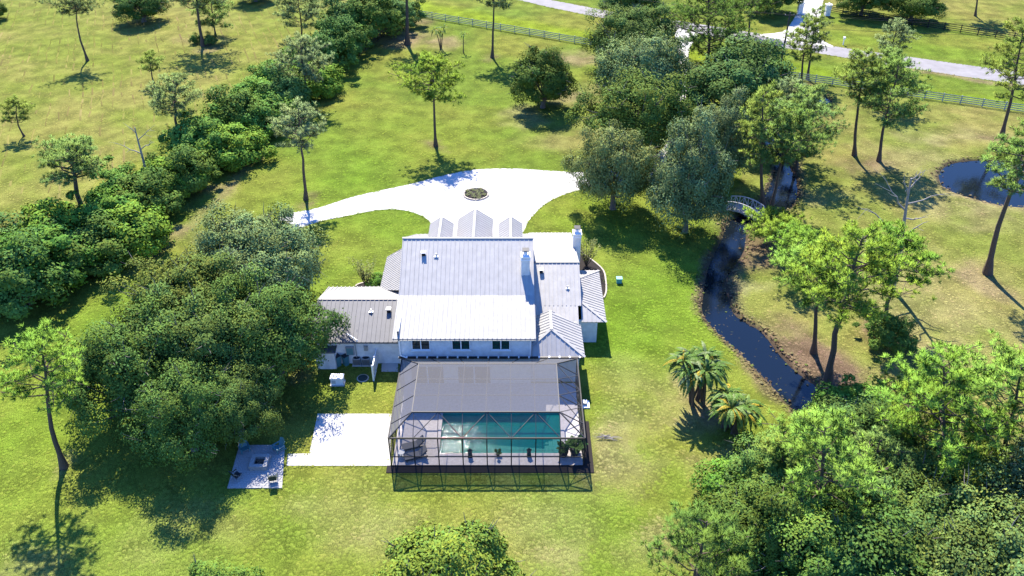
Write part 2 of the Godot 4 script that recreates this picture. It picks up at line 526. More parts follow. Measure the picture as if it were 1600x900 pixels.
# low clumps of blades all over the lawns, and the furrows of the mown field
func make_grass() -> void:
	rng.seed = 2024
	var mb := Mb.new()
	for k in 7:
		var a := k * 2.4; var d := Vector3(cos(a), 0, sin(a))
		var s := Vector3(-d.z, 0, d.x) * 0.05
		var tip := d * 0.17 + Vector3(0, 0.045 + 0.02 * (k % 3), 0)
		var mid := d * 0.09 + Vector3(0, 0.05, 0)
		for q in [[d * 0.01, mid + s, mid - s], [mid - s, mid + s, tip]]:
			if (q[2] - q[0]).cross(q[1] - q[0]).y < 0.0: q = [q[0], q[2], q[1]]
			mb.v.append_array(q)
		for j in 6:
			mb.c.append(Color.WHITE); mb.n.append(Vector3(d.x * 0.35, 1, d.z * 0.35).normalized())
	var mm := MultiMesh.new(); mm.transform_format = MultiMesh.TRANSFORM_3D; mm.use_colors = true; mm.mesh = mb.mesh()
	var places := PackedVector3Array()
	var clump := FastNoiseLite.new(); clump.seed = 6; clump.frequency = 0.35; clump.fractal_octaves = 3
	var tries := 0
	while places.size() < 150000 and tries < 420000:
		tries += 1
		var z := -24.0 - 146.0 * pow(rng.randf(), 1.5)
		var half := 12.0 - z * 0.66
		var x := rng.randf_range(-half, half)
		var p := Vector2(x, z)
		if clump.get_noise_2d(x, z) < rng.randf_range(-1.2, 0.3): continue
		if Rect2(-13.0, -78.8, 19.8, 32.2).has_point(p) and x > (-10.3 if z > -60.0 else -13.0): continue
		if Rect2(6.6, -72.0, 1.7, 8.6).has_point(p) or Rect2(-18.2, -68.5, 6.0, 8.2).has_point(p): continue
		var blocked := false
		for q in paved:
			if Geometry2D.is_point_in_polygon(p, q):
				blocked = true; break
		if blocked: continue
		places.append(Vector3(x, -0.012, z))
	mm.instance_count = places.size()
	for i in places.size():
		var p := places[i]
		var sc := rng.randf_range(0.4, 1.1)
		mm.set_instance_transform(i, Transform3D(Basis(Vector3.UP, rng.randf() * TAU).scaled(Vector3(sc, sc * 0.5, sc)), p))
		var g := ground_colour(p.x, p.z)
		var k := rng.randf_range(0.27, 0.42); var dry := maxf(0.0, rng.randf_range(-0.9, 0.3))
		mm.set_instance_color(i, Color(g.r * k * (1.0 + dry * 0.5), g.g * k, g.b * k * (1.0 + dry * 0.8), 1.0))
	var o := MultiMeshInstance3D.new(); o.name = numbered("grass"); o.multimesh = mm; o.material_override = mats.tuft
	add_child(o, true)
	describe(o, "short uneven grass growing over the lawns", "", "", "stuff")
	# rough growth along the banks and leaves afloat on the creek
	var bank := MultiMesh.new(); bank.transform_format = MultiMesh.TRANSFORM_3D; bank.use_colors = true; bank.mesh = mm.mesh
	var at := PackedVector3Array()
	for q in [creek_plan, pond_plan]:
		for i in q.size():
			var a0: Vector2 = q[i]; var b0: Vector2 = q[(i + 1) % q.size()]
			var side := (b0 - a0).normalized().orthogonal()
			for j in int(a0.distance_to(b0) * (7.0 if q == creek_plan else 3.5)):
				var p := a0.lerp(b0, rng.randf()) + side * rng.randfn(-0.1, 0.36)
				at.append(Vector3(p.x, -0.32 if Geometry2D.is_point_in_polygon(p, q) else -0.02, p.y))
	bank.instance_count = at.size()
	for i in at.size():
		var sc := 0.35 + 0.9 * pow(rng.randf(), 2.0)
		bank.set_instance_transform(i, Transform3D(Basis(Vector3.UP, rng.randf() * TAU).scaled(Vector3(sc, sc * rng.randf_range(0.8, 2.6), sc)), at[i]))
		bank.set_instance_color(i, [Color(0.15, 0.125, 0.07), Color(0.08, 0.11, 0.03), Color(0.12, 0.11, 0.06), Color(0.07, 0.05, 0.03)][rng.randi() % 4])
	# blades leaning over the edges of the paving
	var edge := MultiMesh.new(); edge.transform_format = MultiMesh.TRANSFORM_3D; edge.use_colors = true; edge.mesh = mm.mesh
	at.clear()
	for q in Mb.slabs:
		for i in q.size():
			var a0: Vector2 = q[i]; var b0: Vector2 = q[(i + 1) % q.size()]
			if a0.y < -185.0 or absf(a0.x) > 110.0: continue
			var side := (b0 - a0).normalized().orthogonal()
			for j in int(a0.distance_to(b0) * 5.0):
				var p := a0.lerp(b0, rng.randf()) + side * rng.randfn(0.0, 0.1)
				at.append(Vector3(p.x, 0.0, p.y))
	edge.instance_count = at.size()
	for i in at.size():
		var sc := rng.randf_range(0.5, 1.1)
		edge.set_instance_transform(i, Transform3D(Basis(Vector3.UP, rng.randf() * TAU).scaled(Vector3(sc, sc * 0.9, sc)), at[i]))
		var g := ground_colour(at[i].x, at[i].z)
		var k := rng.randf_range(0.25, 0.42)
		edge.set_instance_color(i, Color(g.r * k, g.g * k, g.b * k, 1.0))
	var eo := MultiMeshInstance3D.new(); eo.name = numbered("edge_grass"); eo.multimesh = edge; eo.material_override = mats.tuft
	add_child(eo, true)
	describe(eo, "grass creeping over the edges of the paving", "", "", "stuff")
	var bo := MultiMeshInstance3D.new(); bo.name = numbered("bank_grass"); bo.multimesh = bank; bo.material_override = mats.tuft
	add_child(bo, true)
	describe(bo, "rough dry grass along the water's edge", "", "", "stuff")
	var fl := Mb.new(); var cbx := plan_box(creek_plan)
	for k in 9000:
		var p := Vector2(rng.randf_range(cbx.position.x, cbx.end.x), rng.randf_range(cbx.position.y, cbx.end.y))
		if clump.get_noise_2d(p.x, p.y) < rng.randf_range(-0.1, 0.5) or not Geometry2D.is_point_in_polygon(p, creek_plan): continue
		fl.tint = [Color(0.07, 0.055, 0.04), Color(0.035, 0.035, 0.02), Color(0.05, 0.06, 0.03)][rng.randi() % 3]
		fl.leaf(Vector3(p.x, -0.29, p.y), Vector3.UP, rng.randf_range(0.1, 0.3), rng.randf_range(0.06, 0.16), rng.randf_range(-1, 1), rng.randf_range(-1, 1), Vector3.UP)
	describe(part("floating_leaves", fl, mats.tuft), "leaf litter afloat on the dark creek", "", "", "stuff")
	# furrows
	var fb := Mb.new()
	var nz := FastNoiseLite.new(); nz.seed = 12; nz.frequency = 0.05
	var dir := Vector2(-0.37, -0.93).normalized(); var across := Vector2(-dir.y, dir.x)
	var cross0 := across.dot(Vector2(-75, -110))
	for r in range(-46, 60):
		var c := cross0 + r * 1.5 + rng.randf_range(-0.25, 0.25)
		var t := 40.0
		while t < 215.0:
			var l := rng.randf_range(1.2, 4.5)
			var p := across * (c + nz.get_noise_2d(t * 2.0, r * 40.0) * 0.5) + dir * t
			var q := across * (c + nz.get_noise_2d((t + l) * 2.0, r * 40.0) * 0.5) + dir * (t + l)
			if rng.randf() < 0.6 + nz.get_noise_2d(p.x, p.y) * 0.7 and Geometry2D.is_point_in_polygon(p, field_plan) and absf(p.x) < 10.0 - p.y * 0.66:
				var w := rng.randf_range(0.06, 0.16)
				var h := rng.randf_range(0.03, 0.08)
				var g := ground_colour(p.x, p.y)
				var k := rng.randf_range(0.2, 0.36)
				fb.tint = Color(g.r * k * 1.05, g.g * k * 0.9, g.b * k * 1.3)
				var a0 := Vector3(p.x, 0, p.y); var b0 := Vector3(q.x, 0, q.y); var sd := Vector3(across.x, 0, across.y) * w
				var up := Vector3(0, h, 0); var m0 := a0.lerp(b0, 0.15) + up; var m1 := a0.lerp(b0, 0.85) + up
				fb.quad(a0 - sd, b0 - sd, m1, m0, Vector3.UP); fb.quad(a0 + sd, b0 + sd, m1, m0, Vector3.UP)
			t += l * rng.randf_range(0.85, 1.3)
	var fo := part("mown_rows", fb, mats.tuft)
	describe(fo, "raked rows of cut grass running down the field", "", "", "stuff")


func edge_distance(p: Vector2, poly: PackedVector2Array) -> float:
	var best := 1e9
	for i in poly.size():
		var q := Geometry2D.get_closest_point_to_segment(p, poly[i], poly[(i + 1) % poly.size()])
		best = minf(best, p.distance_squared_to(q))
	return sqrt(best)

func hollow(p: Vector2, poly: PackedVector2Array, box: Rect2) -> float:
	if not box.has_point(p): return 0.0
	var d := edge_distance(p, poly)
	if Geometry2D.is_point_in_polygon(p, poly): return -minf(0.12 + d * 0.75, 1.1)
	return -0.12 * clampf(1.0 - d / 0.9, 0.0, 1.0)

func plan_box(poly: PackedVector2Array) -> Rect2:
	var r := Rect2(poly[0], Vector2.ZERO)
	for p in poly: r = r.expand(p)
	return r.grow(1.5)

func lines(spec: Array) -> PackedFloat32Array:
	var r := PackedFloat32Array()
	for s in spec:
		var x: float = s[0]
		while x < s[1] - 0.001:
			r.append(x); x += s[2]
	r.append(spec[-1][1])
	return r

func smooth_plan(pts: Array, steps := 4) -> PackedVector2Array:   # a closed plan through the points, rounded
	var r := PackedVector2Array()
	var n := pts.size()
	for i in n:
		for k in steps:
			r.append((pts[i] as Vector2).cubic_interpolate(pts[(i + 1) % n], pts[(i + n - 1) % n], pts[(i + 2) % n], float(k) / steps))
	return r

func make_ground() -> void:
	creek_plan = smooth_plan([Vector2(49.65, -127.44), Vector2(46.45, -124.23), Vector2(41.07, -119.14), Vector2(37.57, -115.3), Vector2(35.92, -109.45), Vector2(35.52, -103.64), Vector2(34.12, -98.84), Vector2(31.61, -93.5), Vector2(28.08, -89.37), Vector2(25.7, -87.01), Vector2(24.37, -83.57), Vector2(22.58, -79.78), Vector2(21.17, -76.22), Vector2(19.99, -72.15), Vector2(19.27, -69.05), Vector2(19.57, -66.86), Vector2(20.44, -64.56), Vector2(21.54, -62.16), Vector2(22.69, -59.33), Vector2(23.57, -57), Vector2(24.18, -54.96), Vector2(24.84, -53.89), Vector2(26.19, -54.29), Vector2(27.92, -56.83), Vector2(27.36, -58.24), Vector2(26.57, -59.6), Vector2(25.89, -61.49), Vector2(25.54, -62.95), Vector2(24.94, -65.49), Vector2(23.79, -67.07), Vector2(22.85, -68.6), Vector2(22.9, -71.56), Vector2(23.07, -73.96), Vector2(24.71, -76.99), Vector2(26.51, -80.19), Vector2(27.45, -83), Vector2(28.37, -85.95), Vector2(30.74, -88.1), Vector2(34.63, -90.34), Vector2(36.64, -94.36), Vector2(37.69, -98.66), Vector2(37.87, -102.66), Vector2(39.12, -108.8), Vector2(40.77, -115.53), Vector2(43.26, -118.65), Vector2(47.63, -122.15), Vector2(50.6, -125.28)])
	pond_plan = smooth_plan([Vector2(56.39, -99.4), Vector2(58.46, -102.26), Vector2(61.33, -103.84), Vector2(64.14, -104.24), Vector2(67.66, -104.24), Vector2(70.66, -103.25), Vector2(72.48, -100.15), Vector2(70.66, -95.23), Vector2(66.93, -91.32), Vector2(63.41, -90.66), Vector2(60.55, -91.32), Vector2(58.13, -92.99), Vector2(56.46, -94.71), Vector2(55.81, -96.65)])
	var cb := plan_box(creek_plan); var pb := plan_box(pond_plan)
	var big := FastNoiseLite.new(); big.seed = 4; big.frequency = 0.035; big.fractal_octaves = 4
	var mid := FastNoiseLite.new(); mid.seed = 8; mid.frequency = 0.16; mid.fractal_octaves = 3
	var warp := FastNoiseLite.new(); warp.seed = 15; warp.frequency = 0.09
	var dry_zone := PackedVector2Array([Vector2(27.45, -89.37), Vector2(21.68, -69.27), Vector2(22.98, -61.01), Vector2(27.44, -53.97), Vector2(45.37, -45.16), Vector2(94.29, -114.37), Vector2(79.77, -122.92), Vector2(49.9, -133.11), Vector2(40.89, -126.9)])
	var field_zone := PackedVector2Array([Vector2(-63.67, -49.33), Vector2(-56.87, -77.77), Vector2(-50.45, -107.74), Vector2(-38.76, -135.48), Vector2(-31.42, -172.13), Vector2(-27.07, -202.84), Vector2(-158.22, -215.21), Vector2(-122.41, -94.36)])
	var far_zone := PackedVector2Array([Vector2(65.45, -172.13), Vector2(113.73, -145.03), Vector2(194.31, -244.28), Vector2(75.94, -215.21)])
	# worn and bare places: where, reach, colour, strength
	var bare := Color(0.31, 0.25, 0.13); var straw := Color(0.2, 0.145, 0.085); var pale := Color(0.36, 0.33, 0.16); var lush := Color(0.15, 0.29, 0.012)
	spots = [[Vector2(29.05, -59.14), 4.2, straw, 1.0], [Vector2(28.27, -62.16), 3.0, straw, 0.9], [Vector2(27.08, -64.97), 2.2, straw, 0.6], [Vector2(28.95, -56.05), 3.6, straw, 0.9], [Vector2(25.2, -72.51), 2.4, pale, 0.7], [Vector2(28.96, -78.43), 3.0, straw, 0.6], [Vector2(51.5, -73.96), 3.4, bare, 0.75], [Vector2(45.71, -101.68), 3.0, straw, 0.6], [Vector2(49.19, -101.3), 3.0, straw, 0.6],
		[Vector2(54.68, -103.64), 7.0, pale, 0.35], [Vector2(41.68, -75.2), 7.0, pale, 0.3], [Vector2(59.61, -89.37), 5.0, bare, 0.4], [Vector2(53.43, -91.82), 6.0, pale, 0.35], [Vector2(38.69, -61.01), 5.0, bare, 0.3], [Vector2(44.08, -64.97), 6.0, pale, 0.3],
		[Vector2(11.33, -144.36), 5.0, bare, 0.75], [Vector2(7.16, -126.9), 4.0, bare, 0.5], [Vector2(1.46, -119.14), 4.0, pale, 0.5], [Vector2(-13.05, -152.75), 3.5, bare, 0.65], [Vector2(-19.2, -154.97), 5.0, bare, 0.9], [Vector2(-20.08, -163.59), 4.0, straw, 0.7], [Vector2(8.83, -50.07), 2.2, pale, 0.4], [Vector2(9.65, -47.89), 3.0, bare, 0.35], [Vector2(11.1, -53.16), 3.0, pale, 0.3],
		[Vector2(-38.1, -93.5), 3.0, bare, 0.6], [Vector2(-38.78, -83.28), 2.5, bare, 0.5], [Vector2(-40.16, -79.78), 2.5, bare, 0.4], [Vector2(-36.04, -46.85), 1.2, bare, 0.8], [Vector2(-18.61, -57.35), 2.0, pale, 0.4], [Vector2(17.94, -46.5), 4.0, bare, 0.5], [Vector2(12.09, -56.48), 4.0, pale, 0.25],
		[Vector2(10.06, -109.88), 8.0, bare, 0.35], [Vector2(13.29, -126.9), 6.0, bare, 0.4], [Vector2(27.66, -80.46), 3.0, straw, 0.8], [Vector2(25.23, -86.25), 3.0, straw, 0.6], [Vector2(58.97, -110.98), 3.5, pale, 0.45], [Vector2(66.85, -112.09), 4.0, pale, 0.4], [Vector2(40.26, -92.65), 3.0, pale, 0.3],
		[Vector2(16.42, -69.27), 10.0, lush, 0.55], [Vector2(10.07, -87.79), 8.0, lush, 0.5], [Vector2(-15.96, -85.49), 7.0, lush, 0.4], [Vector2(-23.16, -96.12), 9.0, lush, 0.4], [Vector2(-16.46, -109.88), 13.0, lush, 0.35], [Vector2(-40.88, -53.97), 9.0, lush, 0.45], [Vector2(11.35, -62.46), 6.0, lush, 0.3], [Vector2(-37.3, -67.07), 8.0, lush, 0.5],
		[Vector2(-10.74, -107.95), 1.7, straw, 0.7], [Vector2(-25.83, -92.15), 1.4, straw, 0.6], [Vector2(-3.53, -145.03), 1.6, straw, 0.6], [Vector2(70.38, -110.76), 2.0, straw, 0.7], [Vector2(37.97, -100.53), 2.0, straw, 0.6], [Vector2(64.57, -138.87), 1.8, straw, 0.6], [Vector2(47.74, -132.23), 1.8, straw, 0.6], [Vector2(36.98, -66.22), 2.0, straw, 0.7], [Vector2(-56.62, -150.94), 2.0, straw, 0.5], [Vector2(16.36, -54.96), 2.2, bare, 0.8],
		[Vector2(-7.56, -40.2), 4.0, pale, 0.2], [Vector2(-23.54, -39.91), 5.0, bare, 0.18], [Vector2(2.44, -42.6), 5.0, pale, 0.25], [Vector2(4.58, -37.95), 2.2, bare, 0.45], [Vector2(-11.8, -43.22), 4.0, pale, 0.2], [Vector2(-33.92, -37.95), 4.0, bare, 0.3], [Vector2(-58.47, -153.86), 4.5, bare, 0.3], [Vector2(12.1, -39.06), 3.0, bare, 0.4]]
	strips = [[PackedVector2Array([Vector2(-19.4, -176.68), Vector2(0, -164.41), Vector2(19.05, -153.49), Vector2(33.99, -144.36)]), 3.6, Color(0.24, 0.34, 0.012), 0.85], [PackedVector2Array([Vector2(48.67, -140.13), Vector2(58.39, -133.11), Vector2(66.9, -127.99), Vector2(81.1, -121.64)]), 2.4, Color(0.2, 0.31, 0.012), 0.8], [PackedVector2Array([Vector2(61.7, -156.48), Vector2(74.89, -150.23), Vector2(91.54, -141.73)]), 3.5, Color(0.17, 0.28, 0.02), 0.6],
		[PackedVector2Array([Vector2(65.82, -140.13), Vector2(73.48, -136.09), Vector2(83.91, -131.08)]), 0.9, bare, 0.8], [PackedVector2Array([Vector2(22.58, -79.78), Vector2(19.53, -70.41), Vector2(21.42, -62.16), Vector2(24.62, -53.89)]), 0.9, straw, 0.75], [PackedVector2Array([Vector2(27.28, -82.57), Vector2(23.21, -73.96), Vector2(22.8, -68.38), Vector2(25.47, -62.46), Vector2(27.88, -56.31)]), 1.6, straw, 0.8], [PackedVector2Array([Vector2(56.16, -98.84), Vector2(57.12, -94.36), Vector2(60.55, -91.32), Vector2(63.41, -90.66)]), 1.5, bare, 0.55], [PackedVector2Array([Vector2(36.72, -94.36), Vector2(37.93, -99.77), Vector2(38.35, -105.66)]), 1.4, straw, 0.7], [PackedVector2Array([Vector2(-40.63, -75.2), Vector2(-38.23, -86.25), Vector2(-35, -103.64)]), 0.8, bare, 0.4]]
	var xs := lines([[-1600.0, -320.0, 160.0], [-320.0, -120.0, 8.0], [-120.0, 13.0, 0.8], [13.0, 53.0, 0.4], [53.0, 66.0, 0.8], [66.0, 92.0, 0.65], [92.0, 125.0, 0.8], [125.0, 320.0, 8.0], [320.0, 1600.0, 160.0]])
	var zs := lines([[-2400.0, -400.0, 200.0], [-400.0, -240.0, 8.0], [-240.0, -130.0, 0.9], [-130.0, -52.0, 0.5], [-52.0, -22.0, 0.7], [-22.0, 200.0, 12.0], [200.0, 400.0, 100.0]])
	var pts := PackedVector3Array(); var cols := PackedColorArray()
	var pool_box := Rect2(-6.4, -54.0, 11.0, 5.8)
	var spot_boxes := []
	for s in strips: spot_boxes.append(plan_box(s[0]).grow(s[1] * 2.0))
	for z in zs:
		for x in xs:
			var p := Vector2(x, z)
			var y := minf(hollow(p, creek_plan, cb), hollow(p, pond_plan, pb))
			if pool_box.has_point(p): y = -2.6
			pts.append(Vector3(x, y, z))
			var b := big.get_noise_2dv(p); var m := mid.get_noise_2dv(p)
			var wp := p + Vector2(warp.get_noise_2d(x, z), warp.get_noise_2d(x + 99.0, z)) * 3.5
			var col := Color(0.165, 0.25, 0.024).lerp(Color(0.225, 0.255, 0.036), clampf(0.42 + b * 1.25 + m * 0.4, 0, 1))
			if Geometry2D.is_point_in_polygon(wp, dry_zone):
				col = Color(0.2, 0.25, 0.04).lerp(Color(0.275, 0.27, 0.07), clampf(0.4 + b * 1.2 + m * 0.7, 0, 1))
			elif Geometry2D.is_point_in_polygon(wp, field_zone):
				col = Color(0.21, 0.265, 0.036).lerp(Color(0.28, 0.285, 0.065), clampf(0.45 + b * 1.0 + m * 0.6, 0, 1))
			elif Geometry2D.is_point_in_polygon(wp, far_zone):
				col = Color(0.2, 0.26, 0.034).lerp(Color(0.27, 0.27, 0.06), clampf(0.5 + b + m * 0.5, 0, 1))
			else:   # mower passes
				var row2 := sin((z * 0.96 + x * 0.28 + warp.get_noise_2dv(p * 0.4) * 3.0) * TAU / 3.2)
				col = col * (1.0 + 0.025 * row2)
			for s in spots:
				var d := wp.distance_to(s[0])
				if d < s[1] * 1.3: col = col.lerp(s[2], s[3] * clampf((1.0 - d / (s[1] * 1.3)) * (1.35 + m * 1.6), 0, 1))
			for i in strips.size():
				if spot_boxes[i].has_point(p):
					var s: Array = strips[i]
					var best := 1e9
					for j in s[0].size() - 1:
						best = minf(best, wp.lerp(p, 0.6).distance_to(Geometry2D.get_closest_point_to_segment(p, s[0][j], s[0][j + 1])))
					if best < s[1] * 1.4: col = col.lerp(s[2], s[3] * clampf((1.0 - best / (s[1] * 1.4)) * (1.6 + m), 0, 1))
			if y < -0.1 and y > -2.0: col = col.lerp(Color(0.1, 0.075, 0.05), 0.85)
			cols.append(Color(col.r * 2.2, col.g * 2.1, col.b * 2.1 + 0.016, 1.0))
	var idx := PackedInt32Array()
	var w := xs.size()
	for j in zs.size() - 1:
		for i in w - 1:
			var a := j * w + i
			idx.append_array([a, a + 1, a + w, a + 1, a + w + 1, a + w])
	var nrm := PackedVector3Array(); nrm.resize(pts.size()); nrm.fill(Vector3.UP)
	for j in range(1, zs.size() - 1):
		for i in range(1, w - 1):
			var a := j * w + i
			if pts[a].y != 0.0 or pts[a - 1].y != 0.0 or pts[a + 1].y != 0.0 or pts[a - w].y != 0.0 or pts[a + w].y != 0.0:
				nrm[a] = Vector3((pts[a - 1].y - pts[a + 1].y) / (pts[a + 1].x - pts[a - 1].x), 1.0, (pts[a - w].y - pts[a + w].y) / (pts[a + w].z - pts[a - w].z)).normalized()
	ground_xs = xs; ground_zs = zs; ground_cols = cols; field_plan = field_zone
	var arr := []; arr.resize(Mesh.ARRAY_MAX)
	arr[Mesh.ARRAY_VERTEX] = pts; arr[Mesh.ARRAY_NORMAL] = nrm; arr[Mesh.ARRAY_COLOR] = cols; arr[Mesh.ARRAY_INDEX] = idx
	var me := ArrayMesh.new(); me.add_surface_from_arrays(Mesh.PRIMITIVE_TRIANGLES, arr)
	setting("ground", me, mats.grass, "mown lawn and dry field around the farmhouse")
	for a in [["creek", creek_plan, "dark narrow creek winding past the lawn"], ["pond", pond_plan, "small round dark pond on the dry grass"]]:
		var grown: PackedVector2Array = Geometry2D.offset_polygon(a[1], 0.25)[0]
		var mb := Mb.new()
		var t := Geometry2D.triangulate_polygon(grown)
		for i in range(0, t.size(), 3):
			mb.face_out(Vector3(grown[t[i]].x, -0.3, grown[t[i]].y), Vector3(grown[t[i + 1]].x, -0.3, grown[t[i + 1]].y), Vector3(grown[t[i + 2]].x, -0.3, grown[t[i + 2]].y), Vector3.UP)
		setting(a[0], mb, mats.creek_water, a[2])

func make_paving() -> void:
	Mb.slabs.clear()
	var mb := Mb.new()
	paved.append(creek_plan); paved.append(pond_plan)
	mb.slab(smooth_plan([Vector2(-27.95, -88.1), Vector2(-23.92, -90.17), Vector2(-19.59, -93.33), Vector2(-13.27, -96.47), Vector2(-9.29, -98.84), Vector2(-5.13, -100.63), Vector2(0, -101.01), Vector2(5.12, -100.34), Vector2(9.37, -99.96), Vector2(13.74, -101.1), Vector2(17.42, -103.05), Vector2(20.48, -106.07), Vector2(22.67, -110.98), Vector2(24.14, -116.71), Vector2(25.74, -124.23), Vector2(27.51, -132.52), Vector2(29.03, -141.73), Vector2(30.61, -155.72), Vector2(32.54, -161.56), Vector2(35.3, -157.63), Vector2(32.53, -150.23), Vector2(30.42, -140.13), Vector2(28.63, -131.08), Vector2(26.92, -122.92), Vector2(25.28, -115.53), Vector2(23.78, -109.88), Vector2(21.94, -104.04), Vector2(19.56, -99.77), Vector2(15.87, -97.37), Vector2(12.42, -96.29), Vector2(8.6, -94.88), Vector2(5.81, -92.99), Vector2(3.8, -90.66), Vector2(2, -87.01), Vector2(0.75, -83.87), Vector2(-4.5, -83.87), Vector2(-8.24, -83.87), Vector2(-10.18, -87.32), Vector2(-12.13, -89.05), Vector2(-14.57, -89.85), Vector2(-17.26, -89.37), Vector2(-20.19, -88.1), Vector2(-23.05, -86.86), Vector2(-26.74, -84.45)], 4), -0.25, 0.03)
	setting("driveway", mb, mats.concrete, "wide white concrete drive sweeping round the front of the house")
	mb = Mb.new()
	mb.slab(PackedVector2Array([Vector2(-30.68, -207.64), Vector2(-14.4, -192.71), Vector2(1.37, -181.44), Vector2(7.99, -175.76), Vector2(19.82, -167.34), Vector2(33.2, -159.58), Vector2(46.67, -152.02), Vector2(57.19, -146.05), Vector2(67.48, -140.13), Vector2(75.51, -135.79), Vector2(84.2, -131.65), Vector2(100.54, -124.23), Vector2(105.02, -129.66), Vector2(87.07, -137.31), Vector2(78.15, -141.73), Vector2(73.51, -144.03), Vector2(60.85, -150.23), Vector2(48.17, -158.02), Vector2(34.31, -166.08), Vector2(20.38, -173.03), Vector2(5.52, -183.41), Vector2(-14.89, -200.51)]), -0.3, 0.025)
	setting("road", mb, mats.road_surface, "pale grey lane running past the fences")
	mb = Mb.new()
	mb.slab(smooth_plan([Vector2(46.89, -157.25), Vector2(51.88, -159.58), Vector2(55.17, -165.24), Vector2(58.64, -173.03), Vector2(62.95, -183.41), Vector2(67.79, -197.1), Vector2(73.37, -197.1), Vector2(67.37, -183.41), Vector2(63.23, -172.13), Vector2(60.11, -163.59), Vector2(58.09, -154.97), Vector2(58.62, -150.58)], 3), -0.3, 0.032)
	setting("neighbour_driveway", mb, mats.concrete, "pale driveway between two white gate pillars across the lane")
	mb = Mb.new()
	mb.slab(PackedVector2Array([Vector2(-16.89, -53.4), Vector2(-10.46, -53.4), Vector2(-9.84, -47.33), Vector2(-18.23, -47.33), Vector2(-18.42, -48.64), Vector2(-16.66, -48.68)]), -0.1, 0.045)
	setting("concrete_pad", mb, mats.concrete, "bright white concrete pad beside the pool cage")
	# pavers of the fire pit patio, joined: each is only a few pixels wide
	var pl := PackedVector2Array([Vector2(-22.65, -49.59), Vector2(-18.87, -49.59), Vector2(-18.05, -44.93), Vector2(-22.34, -44.93)])
	mb = Mb.new()
	mb.slab(pl, -0.1, 0.1)
	var pat := setting("patio", mb, mats.patio_pavers, "square grey paver patio around a fire pit")
	rng.seed = 77
	mb = Mb.new()
	var x0 := pl[3].x
	for i in 24:
		for j in 22:
			var px := lerpf(pl[0].x, pl[1].x, 0.0) - 1.2 + i * 0.24 + (0.12 if j % 2 == 1 else 0.0); var pz := pl[0].y + 0.14 + j * 0.235
			if Geometry2D.is_point_in_polygon(Vector2(px - 0.12, pz), pl) and Geometry2D.is_point_in_polygon(Vector2(px + 0.12, pz + 0.1), pl):
				mb.box(Vector3(px, 0.108 + rng.randf() * 0.006, pz), Vector3(0.225, 0.03, 0.22))
	var pv := part("pavers", mb, mats.patio_pavers, pat)
	pv.set_meta("kind", "stuff")
	for a in [[[Vector2(-12.36, -61.68), Vector2(-10.84, -61.68), Vector2(-10.54, -59.05), Vector2(-12.08, -59.05)], "small_slab", "small grey concrete slab against the low white wall"]]:
		mb = Mb.new(); mb.slab(PackedVector2Array(a[0]), -0.1, 0.04)
		setting(a[1], mb, mats.concrete, a[2])
	# mulch beds with a pale edging
	for a in [[[Vector2(7.3, -80.74), Vector2(8.08, -79.37), Vector2(9.23, -77.64), Vector2(10, -75.96), Vector2(10.06, -73.96), Vector2(9.92, -72.04), Vector2(9.54, -70.87), Vector2(9.03, -70.41), Vector2(8.58, -73.96), Vector2(6.95, -75.2)], "curved mulch bed with pale edging beside the side porch"], [[Vector2(-16.61, -72.99), Vector2(-16.02, -73.6), Vector2(-15.09, -73.84), Vector2(-14.38, -74.7), Vector2(-13.57, -75.96), Vector2(-12.84, -73.35), Vector2(-13.49, -72.04), Vector2(-15.51, -72.04)], "mulch bed with pale edging in the corner of the low wing"]]:
		var plan := smooth_plan(a[0], 3)
		mb = Mb.new(); mb.slab(plan, -0.1, 0.05)
		var bed := setting("mulch_bed", mb, mats.mulch, a[1])
		mb = Mb.new()
		for i in range(0, int(plan.size() * 0.62)):
			var p := plan[i]; var q := plan[i + 1]
			mb.bar(Vector3(p.x, 0.06, p.y), Vector3(q.x, 0.06, q.y), 0.16, 0.14)
		part("edging", mb, mats.rim_stone, bed)
	mb = Mb.new()
	mb.box(Vector3(-1.75, 0.0, -46.95), Vector3(16.7, 0.11, 0.78))
	mb.box(Vector3(6.2, 0.0, -49.9), Vector3(0.8, 0.112, 5.1))
	setting("cage_mulch_bed", mb, mats.mulch, "dark mulch strip along the foot of the pool cage")
	for q in Mb.slabs: paved.append(q)

